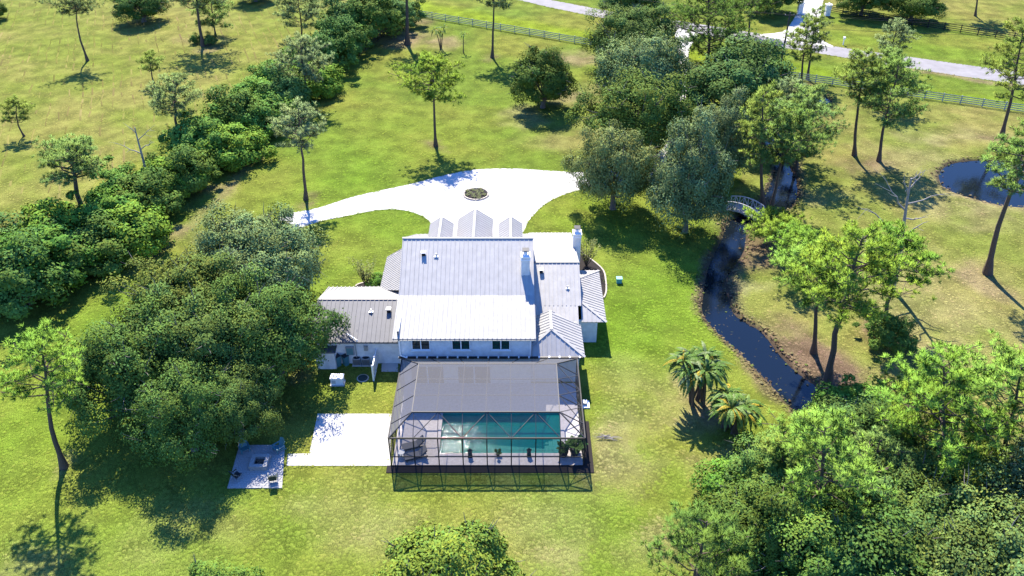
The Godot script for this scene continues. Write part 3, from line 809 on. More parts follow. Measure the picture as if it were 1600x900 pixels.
# ---------------------------------------------------------------- the house
func roof(o: Node, poly: Array, down: Vector3, m: Material, pitch := 0.45, called := "roof") -> void:   # a convex roof plane of ribbed metal
	var n: Vector3 = (poly[1] - poly[0]).cross(poly[2] - poly[0]).normalized()
	if n.y < 0.0: n = -n
	var mb := Mb.new()
	var th := n * 0.07
	for i in range(1, poly.size() - 1):
		mb.face_out(poly[0], poly[i], poly[i + 1], n)
		mb.face_out(poly[0] - th, poly[i] - th, poly[i + 1] - th, -n)
	var mid := Vector3.ZERO
	for p in poly: mid += p / poly.size()
	for i in poly.size():
		var a: Vector3 = poly[i]; var b: Vector3 = poly[(i + 1) % poly.size()]
		mb.quad(a, b, b - th, a - th, (a + b) * 0.5 - mid)
	var d := (down - n * down.dot(n)).normalized()
	var x := n.cross(d).normalized()
	var lo := 1e9; var hi := -1e9
	for p in poly:
		lo = minf(lo, (p - mid).dot(x)); hi = maxf(hi, (p - mid).dot(x))
	var count := int((hi - lo) / pitch)
	var off := (hi - lo - count * pitch) * 0.5
	for k in count + 1:
		var u := lo + off + k * pitch
		var s := []
		for i in poly.size():
			var a: Vector3 = poly[i] - mid; var b: Vector3 = poly[(i + 1) % poly.size()] - mid
			var ua := a.dot(x) - u; var ub := b.dot(x) - u
			if (ua < 0.0) != (ub < 0.0):
				s.append(a.lerp(b, ua / (ua - ub)) + mid)
		if s.size() == 2 and s[0].distance_to(s[1]) > 0.1:
			var a: Vector3 = s[0] + n * 0.02; var b: Vector3 = s[1] + n * 0.02
			var f := (b - a).normalized()
			mb.box_at(Transform3D(Basis(x, n, x.cross(n)), (a + b) * 0.5), Vector3(0.075, 0.05, a.distance_to(b) - 0.02))
	part(called, mb, m, o)

func cap(o: Node, a: Vector3, b: Vector3, m: Material) -> void:
	var mb := Mb.new()
	mb.bar(a - Vector3(0, 0.045, 0), b - Vector3(0, 0.045, 0), 0.26, 0.06)
	part("ridge_cap", mb, m, o)

func lap_wall(o: Node, a: Vector3, b: Vector3, y0: float, y1: float, away: Vector3, m: Material) -> void:   # lapped boards
	var mb := Mb.new()
	var y := y0
	while y < y1 - 0.01:
		var t := minf(y + 0.2, y1)
		var p := Vector3(a.x, y, a.z) + away * 0.025; var q := Vector3(b.x, y, b.z) + away * 0.025
		var r := Vector3(b.x, t, b.z); var s := Vector3(a.x, t, a.z)
		mb.quad(p, q, r, s, away)
		mb.quad(p, q, q - away * 0.03, p - away * 0.03, Vector3.DOWN)
		y = t
	mb.quad(Vector3(a.x, y0, a.z) - away * 0.15, Vector3(b.x, y0, b.z) - away * 0.15, Vector3(b.x, y1, b.z) - away * 0.15, Vector3(a.x, y1, a.z) - away * 0.15, -away)
	mb.quad(Vector3(a.x, y1, a.z) - away * 0.15, Vector3(b.x, y1, b.z) - away * 0.15, Vector3(b.x, y1, b.z), Vector3(a.x, y1, a.z), Vector3.UP)
	part("wall", mb, m, o)

func gable(o: Node, tri: Array, away: Vector3, m: Material) -> void:
	var mb := Mb.new()
	mb.face_out(tri[0], tri[1], tri[2], away)
	mb.face_out(tri[0] - away * 0.12, tri[1] - away * 0.12, tri[2] - away * 0.12, -away)
	part("gable_wall", mb, m, o)

func window(o: Node, at: Vector3, w: float, h: float) -> void:   # two tall sashes side by side, facing +z
	var fr := Mb.new()
	for a in [[Vector3(0, h * 0.5 - 0.04, 0.03), Vector3(w, 0.08, 0.1)], [Vector3(0, -h * 0.5 + 0.04, 0.03), Vector3(w, 0.08, 0.1)], [Vector3(-w * 0.5 + 0.035, 0, 0.032), Vector3(0.07, h, 0.1)], [Vector3(w * 0.5 - 0.035, 0, 0.032), Vector3(0.07, h, 0.1)], [Vector3(0, 0, 0.032), Vector3(0.1, h, 0.1)]]:
		fr.box(a[0], a[1])
	var f := part("window", fr, mats.white_paint, o)
	f.position = at
	for s in [-1.0, 1.0]:
		var pb := Mb.new(); pb.box(Vector3(s * w * 0.25, 0, 0.0), Vector3(w * 0.5 - 0.1, h - 0.12, 0.04)); part("pane", pb, mats.window_glass, f)
		var bb := Mb.new()
		bb.box(Vector3(s * w * 0.25 - w * 0.23 + 0.055, 0, 0.03), Vector3(0.05, h - 0.14, 0.05)); bb.box(Vector3(s * w * 0.25 + w * 0.23 - 0.055, 0, 0.03), Vector3(0.05, h - 0.14, 0.05)); bb.box(Vector3(s * w * 0.25, 0.02, 0.031), Vector3(w * 0.44, 0.04, 0.04))
		part("sash", bb, mats.dark_metal, f)
	var sl := Mb.new(); sl.box(Vector3(0, -h * 0.5 - 0.05, 0.07), Vector3(w + 0.16, 0.07, 0.16)); part("sill", sl, mats.white_paint, f)

func chimney(o: Node, at: Vector3, w: float, d: float, y0: float, y1: float) -> void:
	var mb := Mb.new()
	mb.box(Vector3(at.x, (y0 + y1) * 0.5, at.z), Vector3(w, y1 - y0, d))
	var c := part("chimney", mb, mats.white_siding, o)
	mb = Mb.new()
	mb.box(Vector3(at.x, y1 + 0.06, at.z), Vector3(w + 0.14, 0.12, d + 0.14)); mb.box(Vector3(at.x, y1 - 0.28, at.z), Vector3(w + 0.08, 0.08, d + 0.08))
	part("crown_band", mb, mats.white_paint, c)
	mb = Mb.new()
	mb.box(Vector3(at.x, y1 + 0.66, at.z), Vector3(w * 0.78, 0.05, d * 0.8))
	part("chimney_cap", mb, mats.dark_metal, c)
	for sx in [-1, 1]:
		for sz in [-1, 1]:
			mb = Mb.new(); mb.box(Vector3(at.x + sx * w * 0.32, y1 + 0.38, at.z + sz * d * 0.32), Vector3(0.05, 0.52, 0.05)); part("cap_leg", mb, mats.dark_metal, c)
	mb = Mb.new()
	mb.lathe(Vector3(at.x, y1 + 0.12, at.z), [Vector2(0.001, 0.38), Vector2(0.19, 0.38), Vector2(0.19, 0.0)], 10)
	part("flue", mb, mats.white_paint, c)

func vent(o: Node, at: Vector3, s: float, dark: bool) -> void:
	var mb := Mb.new()
	if dark:
		mb.box(at + Vector3(0, 0.16, 0), Vector3(s, 0.34, s))
	else:
		mb.lathe(at, [Vector2(0.001, s), Vector2(0.07, s), Vector2(0.07, -0.15)], 8)
	var r := part("roof_vent", mb, mats.dark_metal if dark else mats.grey_metal, o)
	mb = Mb.new()
	if dark: mb.box(at + Vector3(0, 0.35, -0.02), Vector3(s + 0.12, 0.05, s + 0.14))
	else: mb.box(at + Vector3(0, 0.03, 0), Vector3(0.4, 0.03, 0.4))
	part("flashing", mb, mats.white_paint, r)

func make_house() -> void:
	var o := thing("farmhouse", "white two storey farmhouse with ribbed metal roofs, dormers and two chimneys", "house", Vector3.ZERO)
	var rm: Material = mats.roof_metal; var wm: Material = mats.white_roof_metal; var dm: Material = mats.dull_roof_metal; var ws: Material = mats.white_siding
	# the tall block: steep roof, full-width shed dormer at the back
	roof(o, [Vector3(-10.34, 9.2, -67.73), Vector3(2.0, 9.2, -67.73), Vector3(2.0, 6.3, -62.24), Vector3(-10.34, 6.3, -62.24)], Vector3(0, 0, 1), rm, 0.41)
	roof(o, [Vector3(-10.42, 6.36, -62.3), Vector3(2.08, 6.36, -62.3), Vector3(2.08, 5.42, -57.05), Vector3(-10.42, 5.42, -57.05)], Vector3(0, 0, 1), wm, 0.41)
	roof(o, [Vector3(-10.34, 9.19, -67.75), Vector3(2.0, 9.19, -67.75), Vector3(2.03, 2.95, -79.0), Vector3(-9.0, 2.95, -79.0), Vector3(-10.34, 3.7, -77.65)], Vector3(0, 0, -1), rm, 0.41)
	cap(o, Vector3(-10.4, 9.26, -67.73), Vector3(2.06, 9.26, -67.73), wm)
	lap_wall(o, Vector3(-10.0, 0, -57.42), Vector3(1.7, 0, -57.42), 0.0, 5.42, Vector3(0, 0, 1), ws)
	lap_wall(o, Vector3(-10.0, 0, -57.42), Vector3(-10.0, 0, -62.2), 0.0, 6.0, Vector3(-1, 0, 0), ws)
	lap_wall(o, Vector3(1.7, 0, -57.42), Vector3(1.7, 0, -61.8), 0.0, 5.5, Vector3(1, 0, 0), ws)
	gable(o, [Vector3(1.7, 5.5, -57.42), Vector3(1.7, 5.5, -62.2), Vector3(1.7, 6.25, -62.2)], Vector3(1, 0, 0), ws)
	lap_wall(o, Vector3(-10.0, 0, -61.8), Vector3(-10.0, 0, -77.0), 0.0, 3.9, Vector3(-1, 0, 0), ws)
	lap_wall(o, Vector3(1.7, 0, -61.8), Vector3(1.7, 0, -77.0), 0.0, 3.9, Vector3(1, 0, 0), ws)
	for sx in [[-10.0, -1.0], [1.7, 1.0]]:
		gable(o, [Vector3(sx[0], 3.9, -77.0), Vector3(sx[0], 9.05, -67.73), Vector3(sx[0], 3.9, -67.73)], Vector3(sx[1], 0, 0), ws)
		gable(o, [Vector3(sx[0], 3.9, -67.73), Vector3(sx[0], 9.05, -67.73), Vector3(sx[0], 3.9, -61.8)], Vector3(sx[1], 0, 0), ws)
		gable(o, [Vector3(sx[0], 3.9, -61.8), Vector3(sx[0], 9.05, -67.73), Vector3(sx[0], 6.15, -62.24)], Vector3(sx[1], 0, 0), ws)
	lap_wall(o, Vector3(-10.0, 0, -77.0), Vector3(1.7, 0, -77.0), 0.0, 3.9, Vector3(0, 0, -1), ws)
	for x in [-8.0, -4.48, -0.98]: window(o, Vector3(x, 4.56, -57.37), 1.62, 1.16)
	# trim of the back eave, corner downpipe
	var mb := Mb.new(); mb.box(Vector3(-4.16, 5.27, -57.09), Vector3(12.5, 0.18, 0.04)); part("fascia", mb, mats.white_paint, o)
	mb = Mb.new(); mb.box(Vector3(-4.16, 5.335, -56.99), Vector3(12.5, 0.035, 0.1)); part("drip_edge", mb, mats.dull_roof_metal, o)
	mb = Mb.new(); mb.bar(Vector3(-9.85, 5.2, -57.3), Vector3(-9.85, 3.35, -57.3), 0.09, 0.09); mb.bar(Vector3(-9.85, 3.37, -57.3), Vector3(-9.35, 3.25, -57.15), 0.09, 0.09); part("downpipe", mb, mats.white_paint, o)
	mb = Mb.new(); mb.bar(Vector3(1.6, 5.2, -57.3), Vector3(1.6, 3.3, -57.3), 0.09, 0.09); part("downpipe", mb, mats.white_paint, o)
	mb = Mb.new(); mb.box(Vector3(-1.9, 3.18, -57.24), Vector3(16.3, 0.16, 0.16)); part("gutter", mb, mats.dark_metal, o)
	for k in 18:
		mb = Mb.new(); mb.box(Vector3(-9.3 + k * 0.9, 3.28, -57.18), Vector3(0.13, 0.1, 0.2)); part("gutter_bracket", mb, mats.white_paint, o)
	# front dormers
	for d in [[-3.73, 8.6, -74.5, 1.79, 1.22], [-7.06, 8.6, -72.95, 1.2, 0.85], [-0.13, 8.6, -73.0, 1.18, 0.85]]:
		var x: float = d[0]; var h: float = d[1]; var zf: float = d[2]; var hw: float = d[3]; var dr: float = d[4]
		var z1 := -67.73 - (9.2 - h) / 0.5546; var z2 := -67.73 - (9.2 - h + dr) / 0.5546
		for s in [-1.0, 1.0]:
			roof(o, [Vector3(x, h, zf), Vector3(x, h, z1), Vector3(x + s * hw, h - dr, z2), Vector3(x + s * hw, h - dr, zf)], Vector3(s, 0, 0), rm, 0.42, "dormer_roof")
			mb = Mb.new(); mb.quad(Vector3(x + s * (hw - 0.25), h - dr - 0.1, zf + 0.3), Vector3(x + s * (hw - 0.25), h - dr - 0.1, z2), Vector3(x + s * (hw - 0.25), h - dr - 2.4, z2), Vector3(x + s * (hw - 0.25), h - dr - 2.4, zf + 0.3), Vector3(s, 0, 0)); part("dormer_wall", mb, ws, o)
		mb = Mb.new()
		mb.quad(Vector3(x - hw + 0.25, h - dr - 2.4, zf + 0.3), Vector3(x + hw - 0.25, h - dr - 2.4, zf + 0.3), Vector3(x + hw - 0.25, h - dr - 0.1, zf + 0.3), Vector3(x - hw + 0.25, h - dr - 0.1, zf + 0.3), Vector3(0, 0, -1))
		mb.face_out(Vector3(x - hw + 0.25, h - dr - 0.1, zf + 0.3), Vector3(x + hw - 0.25, h - dr - 0.1, zf + 0.3), Vector3(x, h - 0.1, zf + 0.3), Vector3(0, 0, -1))
		part("dormer_wall", mb, ws, o)
		cap(o, Vector3(x, h + 0.06, zf - 0.02), Vector3(x, h + 0.06, z1 - 0.1), wm)
	# low skirt roof on the west side, chamfered corner towards the drive
	roof(o, [Vector3(-10.05, 4.95, -65.2), Vector3(-10.05, 4.95, -73.6), Vector3(-13.2, 2.9, -74.3), Vector3(-13.2, 2.9, -68.2)], Vector3(-1, 0, 0), rm, 0.38)
	roof(o, [Vector3(-10.05, 4.95, -73.62), Vector3(-13.2, 2.9, -74.32), Vector3(-10.36, 2.9, -77.75)], Vector3(-0.7, 0, -0.7), rm, 0.38)
	lap_wall(o, Vector3(-12.8, 0, -68.0), Vector3(-12.8, 0, -74.0), 0.0, 2.85, Vector3(-1, 0, 0), ws)
	lap_wall(o, Vector3(-12.8, 0, -74.0), Vector3(-10.3, 0, -77.0), 0.0, 2.85, Vector3(-0.77, 0, -0.64), ws)
	# west wing
	roof(o, [Vector3(-18.4, 4.5, -64.35), Vector3(-10.02, 4.5, -64.35), Vector3(-10.02, 2.82, -59.88), Vector3(-18.4, 2.82, -59.88)], Vector3(0, 0, 1), dm, 0.41)
	roof(o, [Vector3(-18.4, 4.49, -64.37), Vector3(-10.02, 4.49, -64.37), Vector3(-10.02, 2.95, -68.75), Vector3(-18.4, 2.82, -68.8)], Vector3(0, 0, -1), rm, 0.41)
	cap(o, Vector3(-18.4, 4.55, -64.36), Vector3(-10.34, 4.55, -64.36), dm)
	lap_wall(o, Vector3(-18.0, 0, -60.3), Vector3(-10.0, 0, -60.3), 0.0, 2.8, Vector3(0, 0, 1), ws)
	lap_wall(o, Vector3(-18.0, 0, -68.4), Vector3(-10.0, 0, -68.4), 0.0, 2.8, Vector3(0, 0, -1), ws)
	lap_wall(o, Vector3(-18.0, 0, -60.3), Vector3(-18.0, 0, -68.4), 0.0, 2.8, Vector3(-1, 0, 0), ws)
	gable(o, [Vector3(-18.0, 2.8, -60.3), Vector3(-18.0, 2.8, -68.4), Vector3(-18.0, 4.4, -64.35)], Vector3(-1, 0, 0), ws)
	mb = Mb.new(); mb.box(Vector3(-14.2, 2.72, -59.9), Vector3(8.2, 0.12, 0.05)); part("fascia", mb, mats.dull_roof_metal, o)
	# east wing, its eave stepped back at the corner
	roof(o, [Vector3(1.72, 5.8, -68.75), Vector3(6.6, 5.8, -68.75), Vector3(6.6, 3.75, -64.3), Vector3(1.72, 3.75, -64.3)], Vector3(0, 0, 1), rm, 0.41)
	roof(o, [Vector3(1.72, 3.748, -64.296), Vector3(6.24, 3.748, -64.296), Vector3(6.24, 2.93, -62.4), Vector3(1.72, 2.93, -62.4)], Vector3(0, 0, 1), rm, 0.41)
	roof(o, [Vector3(1.72, 5.79, -68.78), Vector3(6.6, 5.79, -68.78), Vector3(6.55, 2.92, -79.3), Vector3(2.05, 2.92, -79.3), Vector3(1.72, 3.0, -79.0)], Vector3(0, 0, -1), rm, 0.41)
	cap(o, Vector3(2.05, 5.86, -68.77), Vector3(6.62, 5.86, -68.77), dm)
	lap_wall(o, Vector3(1.7, 0, -62.7), Vector3(6.3, 0, -62.7), 0.0, 2.92, Vector3(0, 0, 1), ws)
	lap_wall(o, Vector3(6.3, 0, -62.7), Vector3(6.3, 0, -78.5), 0.0, 3.0, Vector3(1, 0, 0), ws)
	lap_wall(o, Vector3(1.7, 0, -78.5), Vector3(6.3, 0, -78.5), 0.0, 3.0, Vector3(0, 0, -1), ws)
	gable(o, [Vector3(6.3, 3.0, -62.9), Vector3(6.3, 3.0, -78.5), Vector3(6.3, 5.68, -68.75)], Vector3(1, 0, 0), ws)
	# hip roof behind the cage corner
	var A := Vector3(3.54, 4.6, -59.56); var B := Vector3(3.56, 4.6, -66.1); var FR := Vector3(6.48, 3.15, -57.36); var FL := Vector3(1.74, 3.15, -57.36); var WL := Vector3(1.74, 3.7, -58.2)
	roof(o, [A, FR, FL, WL], Vector3(0, 0, 1), rm, 0.41, "hip_roof")
	roof(o, [A, Vector3(3.55, 4.6, -62.4), Vector3(6.42, 3.16, -62.0), FR], Vector3(1, 0, 0), rm, 0.41, "hip_roof")
	roof(o, [A, Vector3(3.55, 4.6, -62.4), Vector3(1.74, 3.7, -62.4), WL], Vector3(-1, 0, 0), wm, 0.41, "hip_roof")
	cap(o, A + Vector3(0, 0.05, 0), FR + Vector3(0, 0.05, 0), rm); cap(o, A + Vector3(0, 0.05, 0), WL + Vector3(0, 0.05, 0), wm); cap(o, A + Vector3(0, 0.06, 0.1), Vector3(3.55, 4.66, -62.4), wm)
	lap_wall(o, Vector3(1.7, 0, -57.7), Vector3(6.0, 0, -57.7), 0.0, 3.1, Vector3(0, 0, 1), ws)
	lap_wall(o, Vector3(6.0, 0, -57.7), Vector3(6.0, 0, -62.7), 0.0, 3.1, Vector3(1, 0, 0), ws)
	# side porch
	var T0 := Vector3(6.62, 3.55, -69.3); var T1 := Vector3(6.62, 3.55, -65.3)
	roof(o, [T0, T1, Vector3(8.98, 2.6, -63.25), Vector3(9.02, 2.6, -72.2)], Vector3(1, 0, 0), rm, 0.42, "porch_roof")
	roof(o, [T1, Vector3(6.62, 2.6, -63.25), Vector3(8.98, 2.6, -63.25)], Vector3(0, 0, 1), rm, 0.42, "porch_roof")
	roof(o, [T0, Vector3(6.62, 2.6, -72.2), Vector3(9.02, 2.6, -72.2)], Vector3(0, 0, -1), wm, 0.42, "porch_roof")
	cap(o, T1 + Vector3(0, 0.05, 0), Vector3(8.98, 2.65, -63.25), rm); cap(o, T0 + Vector3(0, 0.05, 0), Vector3(9.02, 2.65, -72.2), rm)
	lap_wall(o, Vector3(6.3, 0, -63.5), Vector3(8.15, 0, -63.5), 0.0, 2.6, Vector3(0, 0, 1), ws)
	lap_wall(o, Vector3(8.15, 0, -63.5), Vector3(8.15, 0, -71.8), 0.0, 2.6, Vector3(1, 0, 0), ws)
	lap_wall(o, Vector3(6.3, 0, -71.8), Vector3(8.15, 0, -71.8), 0.0, 2.6, Vector3(0, 0, -1), ws)
	chimney(o, Vector3(1.24, 0, -64.53), 0.78, 0.75, 6.4, 9.25)
	chimney(o, Vector3(6.72, 0, -74.0), 0.8, 0.9, 0.0, 6.05)
	vent(o, Vector3(-8.3, 8.3, -66.1), 0.32, true); vent(o, Vector3(-7.1, 8.25, -66.0), 0.3, false)
	vent(o, Vector3(2.85, 5.3, -67.7), 0.3, true); vent(o, Vector3(5.35, 4.55, -66.1), 0.28, false)
	vent(o, Vector3(-13.2, 4.0, -63.0), 0.3, false); vent(o, Vector3(-11.55, 4.0, -63.0), 0.32, true)
	# doors on the covered terrace, seen through the screens
	for x in [-7.6, -3.4]:
		var db := Mb.new(); db.box(Vector3(x, 1.1, -57.36), Vector3(3.0, 2.1, 0.06)); var dr := part("sliding_door", db, mats.white_paint, o)
		for s in [-0.75, 0.75]:
			db = Mb.new(); db.box(Vector3(x + s, 1.1, -57.325), Vector3(1.36, 1.94, 0.04)); part("pane", db, mats.window_glass, dr)

# ---------------------------------------------------------------- pool and cage
func make_pool() -> void:
	var mb := Mb.new()
	for a in [[-9.7, -6.0, -57.4, -47.35], [4.12, 5.75, -57.4, -47.35], [-6.0, 4.12, -57.4, -53.55], [-6.0, 4.12, -48.66, -47.35]]:
		mb.box(Vector3((a[0] + a[1]) * 0.5, -0.02, (a[2] + a[3]) * 0.5), Vector3(a[1] - a[0], 0.16, a[3] - a[2]))
	setting("pool_deck", mb, mats.deck_pavers, "pale paver deck around the swimming pool")
	var o := thing("swimming_pool", "rectangular turquoise swimming pool under the screen cage", "pool", Vector3(-0.94, 0, -51.1))
	mb = Mb.new()
	var hx := 5.06; var hz := 2.445
	mb.quad(Vector3(-hx, -1.3, -hz), Vector3(hx, -1.9, -hz), Vector3(hx, -1.9, hz), Vector3(-hx, -1.3, hz), Vector3.UP)
	mb.quad(Vector3(-hx, 0.05, -hz), Vector3(hx, 0.05, -hz), Vector3(hx, -1.9, -hz), Vector3(-hx, -1.3, -hz), Vector3.BACK)
	mb.quad(Vector3(-hx, 0.05, hz), Vector3(hx, 0.05, hz), Vector3(hx, -1.9, hz), Vector3(-hx, -1.3, hz), Vector3.FORWARD)
	mb.quad(Vector3(-hx, 0.05, -hz), Vector3(-hx, 0.05, hz), Vector3(-hx, -1.3, hz), Vector3(-hx, -1.3, -hz), Vector3.RIGHT)
	mb.quad(Vector3(hx, 0.05, -hz), Vector3(hx, 0.05, hz), Vector3(hx, -1.9, hz), Vector3(hx, -1.9, -hz), Vector3.LEFT)
	part("basin", mb, mats.pool_plaster, o)
	mb = Mb.new()
	mb.quad(Vector3(-hx, -0.1, -hz), Vector3(hx, -0.1, -hz), Vector3(hx, -0.1, hz), Vector3(-hx, -0.1, hz), Vector3.UP)
	part("water", mb, mats.pool_water, o)
	for s in [[Vector3(0, 0.075, -hz - 0.14), Vector3(2 * hx + 0.6, 0.05, 0.3)], [Vector3(0, 0.075, hz + 0.14), Vector3(2 * hx + 0.6, 0.05, 0.3)], [Vector3(-hx - 0.14, 0.076, 0), Vector3(0.3, 0.05, 2 * hz)], [Vector3(hx + 0.14, 0.076, 0), Vector3(0.3, 0.05, 2 * hz)]]:
		mb = Mb.new(); mb.box(s[0], s[1]); part("coping", mb, mats.deck_pavers, o)
	for k in 3:
		mb = Mb.new(); mb.box(Vector3(hx - 0.35 - k * 0.33, -0.38 - k * 0.3, 1.35), Vector3(0.7, 0.3, 2.1)); part("step", mb, mats.pool_plaster, o)

func make_cage() -> void:
	var o := thing("pool_cage", "dark framed screen enclosure with a flat top covering the pool", "screen enclosure")
	var eh := 3.15; var fh := 4.45
	var xl := -9.74; var xr := 5.76; var zf := -47.28; var zb := -57.12
	var ul := -7.95; var ur := 3.79; var vf := -48.88; var vb := -54.86
	var fm: Material = mats.bronze_frame; var pm: Material = mats.bronze_frame
	var beam := func(called: String, a: Vector3, b: Vector3, w: float, h: float, m: Material) -> void:
		var q := Mb.new(); q.bar(a, b, w, h); part(called, q, m, o)
	var pane := func(a: Vector3, b: Vector3, c: Vector3, d: Vector3, away: Vector3, m: Material) -> void:
		var q := Mb.new()
		if c == d: q.face_out(a, b, c, away)
		else: q.quad(a, b, c, d, away)
		part("screen_panel", q, m, o)
	var ex := []; var tx := []
	for k in 9: ex.append(lerpf(xl, xr, k / 8.0))
	for k in 7: tx.append(lerpf(ul, ur, k / 6.0))
	# front wall
	for k in 9: beam.call("post", Vector3(ex[k], 0.05, zf), Vector3(ex[k], eh, zf), 0.06, 0.09, mats.eave_bronze)
	beam.call("eave_beam", Vector3(xl, eh, zf), Vector3(xr, eh, zf), 0.1, 0.12, mats.eave_bronze)
	for k in 8:
		beam.call("chair_rail", Vector3(ex[k] + 0.03, 1.1, zf), Vector3(ex[k + 1] - 0.03, 1.1, zf), 0.05, 0.07, mats.eave_bronze)
		beam.call("bottom_rail", Vector3(ex[k] + 0.03, 0.09, zf), Vector3(ex[k + 1] - 0.03, 0.09, zf), 0.05, 0.08, mats.eave_bronze)
		pane.call(Vector3(ex[k], 1.1, zf + 0.035), Vector3(ex[k + 1], 1.1, zf + 0.035), Vector3(ex[k + 1], eh, zf + 0.035), Vector3(ex[k], eh, zf + 0.035), Vector3.BACK, mats.upright_screen_mesh)
		pane.call(Vector3(ex[k], 0.05, zf + 0.035), Vector3(ex[k + 1], 0.05, zf + 0.035), Vector3(ex[k + 1], 1.1, zf + 0.035), Vector3(ex[k], 1.1, zf + 0.035), Vector3.BACK, mats.upright_screen_mesh)
	# side walls
	for s in [xl, xr]:
		beam.call("eave_beam", Vector3(s, eh, zf), Vector3(s, eh, zb), 0.1, 0.12, mats.eave_bronze)
		for k in range(1, 7):
			var z := lerpf(zf, zb, k / 6.0)
			beam.call("post", Vector3(s, 0.05, z), Vector3(s, eh, z), 0.06, 0.09, mats.eave_bronze)
		for k in 6:
			var z0 := lerpf(zf, zb, k / 6.0); var z1 := lerpf(zf, zb, (k + 1) / 6.0)
			beam.call("chair_rail", Vector3(s, 1.1, z0), Vector3(s, 1.1, z1), 0.05, 0.07, mats.eave_bronze)
			var off := 0.035 * signf(s)
			pane.call(Vector3(s + off, 0.05, z0), Vector3(s + off, 0.05, z1), Vector3(s + off, eh, z1), Vector3(s + off, eh, z0), Vector3(s, 0, 0), mats.upright_screen_mesh)
	# sloping skirts: front, sides, back
	var F := [Vector3(ul, fh, vf), Vector3(ur, fh, vf), Vector3(ur, fh, vb), Vector3(ul, fh, vb)]
	var E := [Vector3(xl, eh, zf), Vector3(xr, eh, zf), Vector3(xr, eh, zb), Vector3(xl, eh, zb)]
	for k in 4:
		beam.call("hip_beam", F[k], E[k], 0.07, 0.1, fm)
		beam.call("top_beam", F[k], F[(k + 1) % 4], 0.08, 0.12, pm)
	for k in range(1, 8):
		var t: float = clampf(ex[k], ul, ur)
		beam.call("rafter", Vector3(ex[k], eh, zf), Vector3(t if k > 0 and k < 8 else ex[k], fh, vf), 0.05, 0.08, fm)
	for k in 6:
		var p := Vector3(lerpf(ex[k + 1], 0, 0), eh, zf); var q := Vector3(clampf(ex[k + 2], ul, ur), fh, vf)
		if k % 2 == 1:
			p = Vector3(ex[k + 2], eh, zf); q = Vector3(clampf(ex[k + 1], ul, ur), fh, vf)
		beam.call("brace", p, q, 0.05, 0.05, fm)
	for k in 8:
		var a := Vector3(ex[k], eh, zf); var b := Vector3(ex[k + 1], eh, zf)
		var c := Vector3(clampf(ex[k + 1], ul, ur), fh, vf); var d := Vector3(clampf(ex[k], ul, ur), fh, vf)
		pane.call(a, b, c, d, Vector3(0, 1, 1), mats.wall_screen_mesh)
	for s in 2:
		var x0: float = xl if s == 0 else xr; var u0: float = ul if s == 0 else ur
		var zs := [zf, vf, lerpf(vf, vb, 0.333), lerpf(vf, vb, 0.667), vb, zb]
		for k in range(1, 5):
			beam.call("rafter", Vector3(x0, eh, zs[k]), Vector3(u0, fh, zs[k]), 0.05, 0.08, pm)
		for k in range(1, 4):
			var flip := k % 2 == 0
			if s == 1: beam.call("brace", Vector3(x0, eh, zs[k + 1] if flip else zs[k]), Vector3(u0, fh, zs[k] if flip else zs[k + 1]), 0.05, 0.05, pm)
			if s == 1: beam.call("brace", Vector3(x0, eh, zs[k] if flip else zs[k + 1]), Vector3(u0, fh, zs[k + 1] if flip else zs[k]), 0.045, 0.045, pm)
		for k in 5:
			pane.call(Vector3(x0, eh, zs[k]), Vector3(x0, eh, zs[k + 1]), Vector3(u0, fh, clampf(zs[k + 1], vb, vf)), Vector3(u0, fh, clampf(zs[k], vb, vf)), Vector3(x0, 4, 0), mats.side_screen_mesh if s == 0 else mats.wall_screen_mesh)
	for k in 6: 
		pane.call(Vector3(lerpf(xl, xr, k / 6.0), eh, zb), Vector3(lerpf(xl, xr, (k + 1) / 6.0), eh, zb), Vector3(tx[k + 1], fh, vb), Vector3(tx[k], fh, vb), Vector3(0, 2, -1), mats.screen_mesh)
		if k > 0: beam.call("rafter", Vector3(lerpf(xl, xr, k / 6.0), eh, zb), Vector3(tx[k], fh, vb), 0.05, 0.08, pm)
	# flat top
	for k in range(1, 6): beam.call("top_beam", Vector3(tx[k], fh, vf), Vector3(tx[k], fh, vb), 0.05, 0.1, pm)
	for j in 3:
		var z0 := lerpf(vf, vb, j / 3.0); var z1 := lerpf(vf, vb, (j + 1) / 3.0)
		for k in 6:
			if j > 0: beam.call("purlin", Vector3(tx[k] + 0.03, fh, z0), Vector3(tx[k + 1] - 0.03, fh, z0), 0.05, 0.05, pm)
			pane.call(Vector3(tx[k], fh + 0.055, z0), Vector3(tx[k + 1], fh + 0.055, z0), Vector3(tx[k + 1], fh + 0.055, z1), Vector3(tx[k], fh + 0.055, z1), Vector3.UP, mats.screen_mesh)

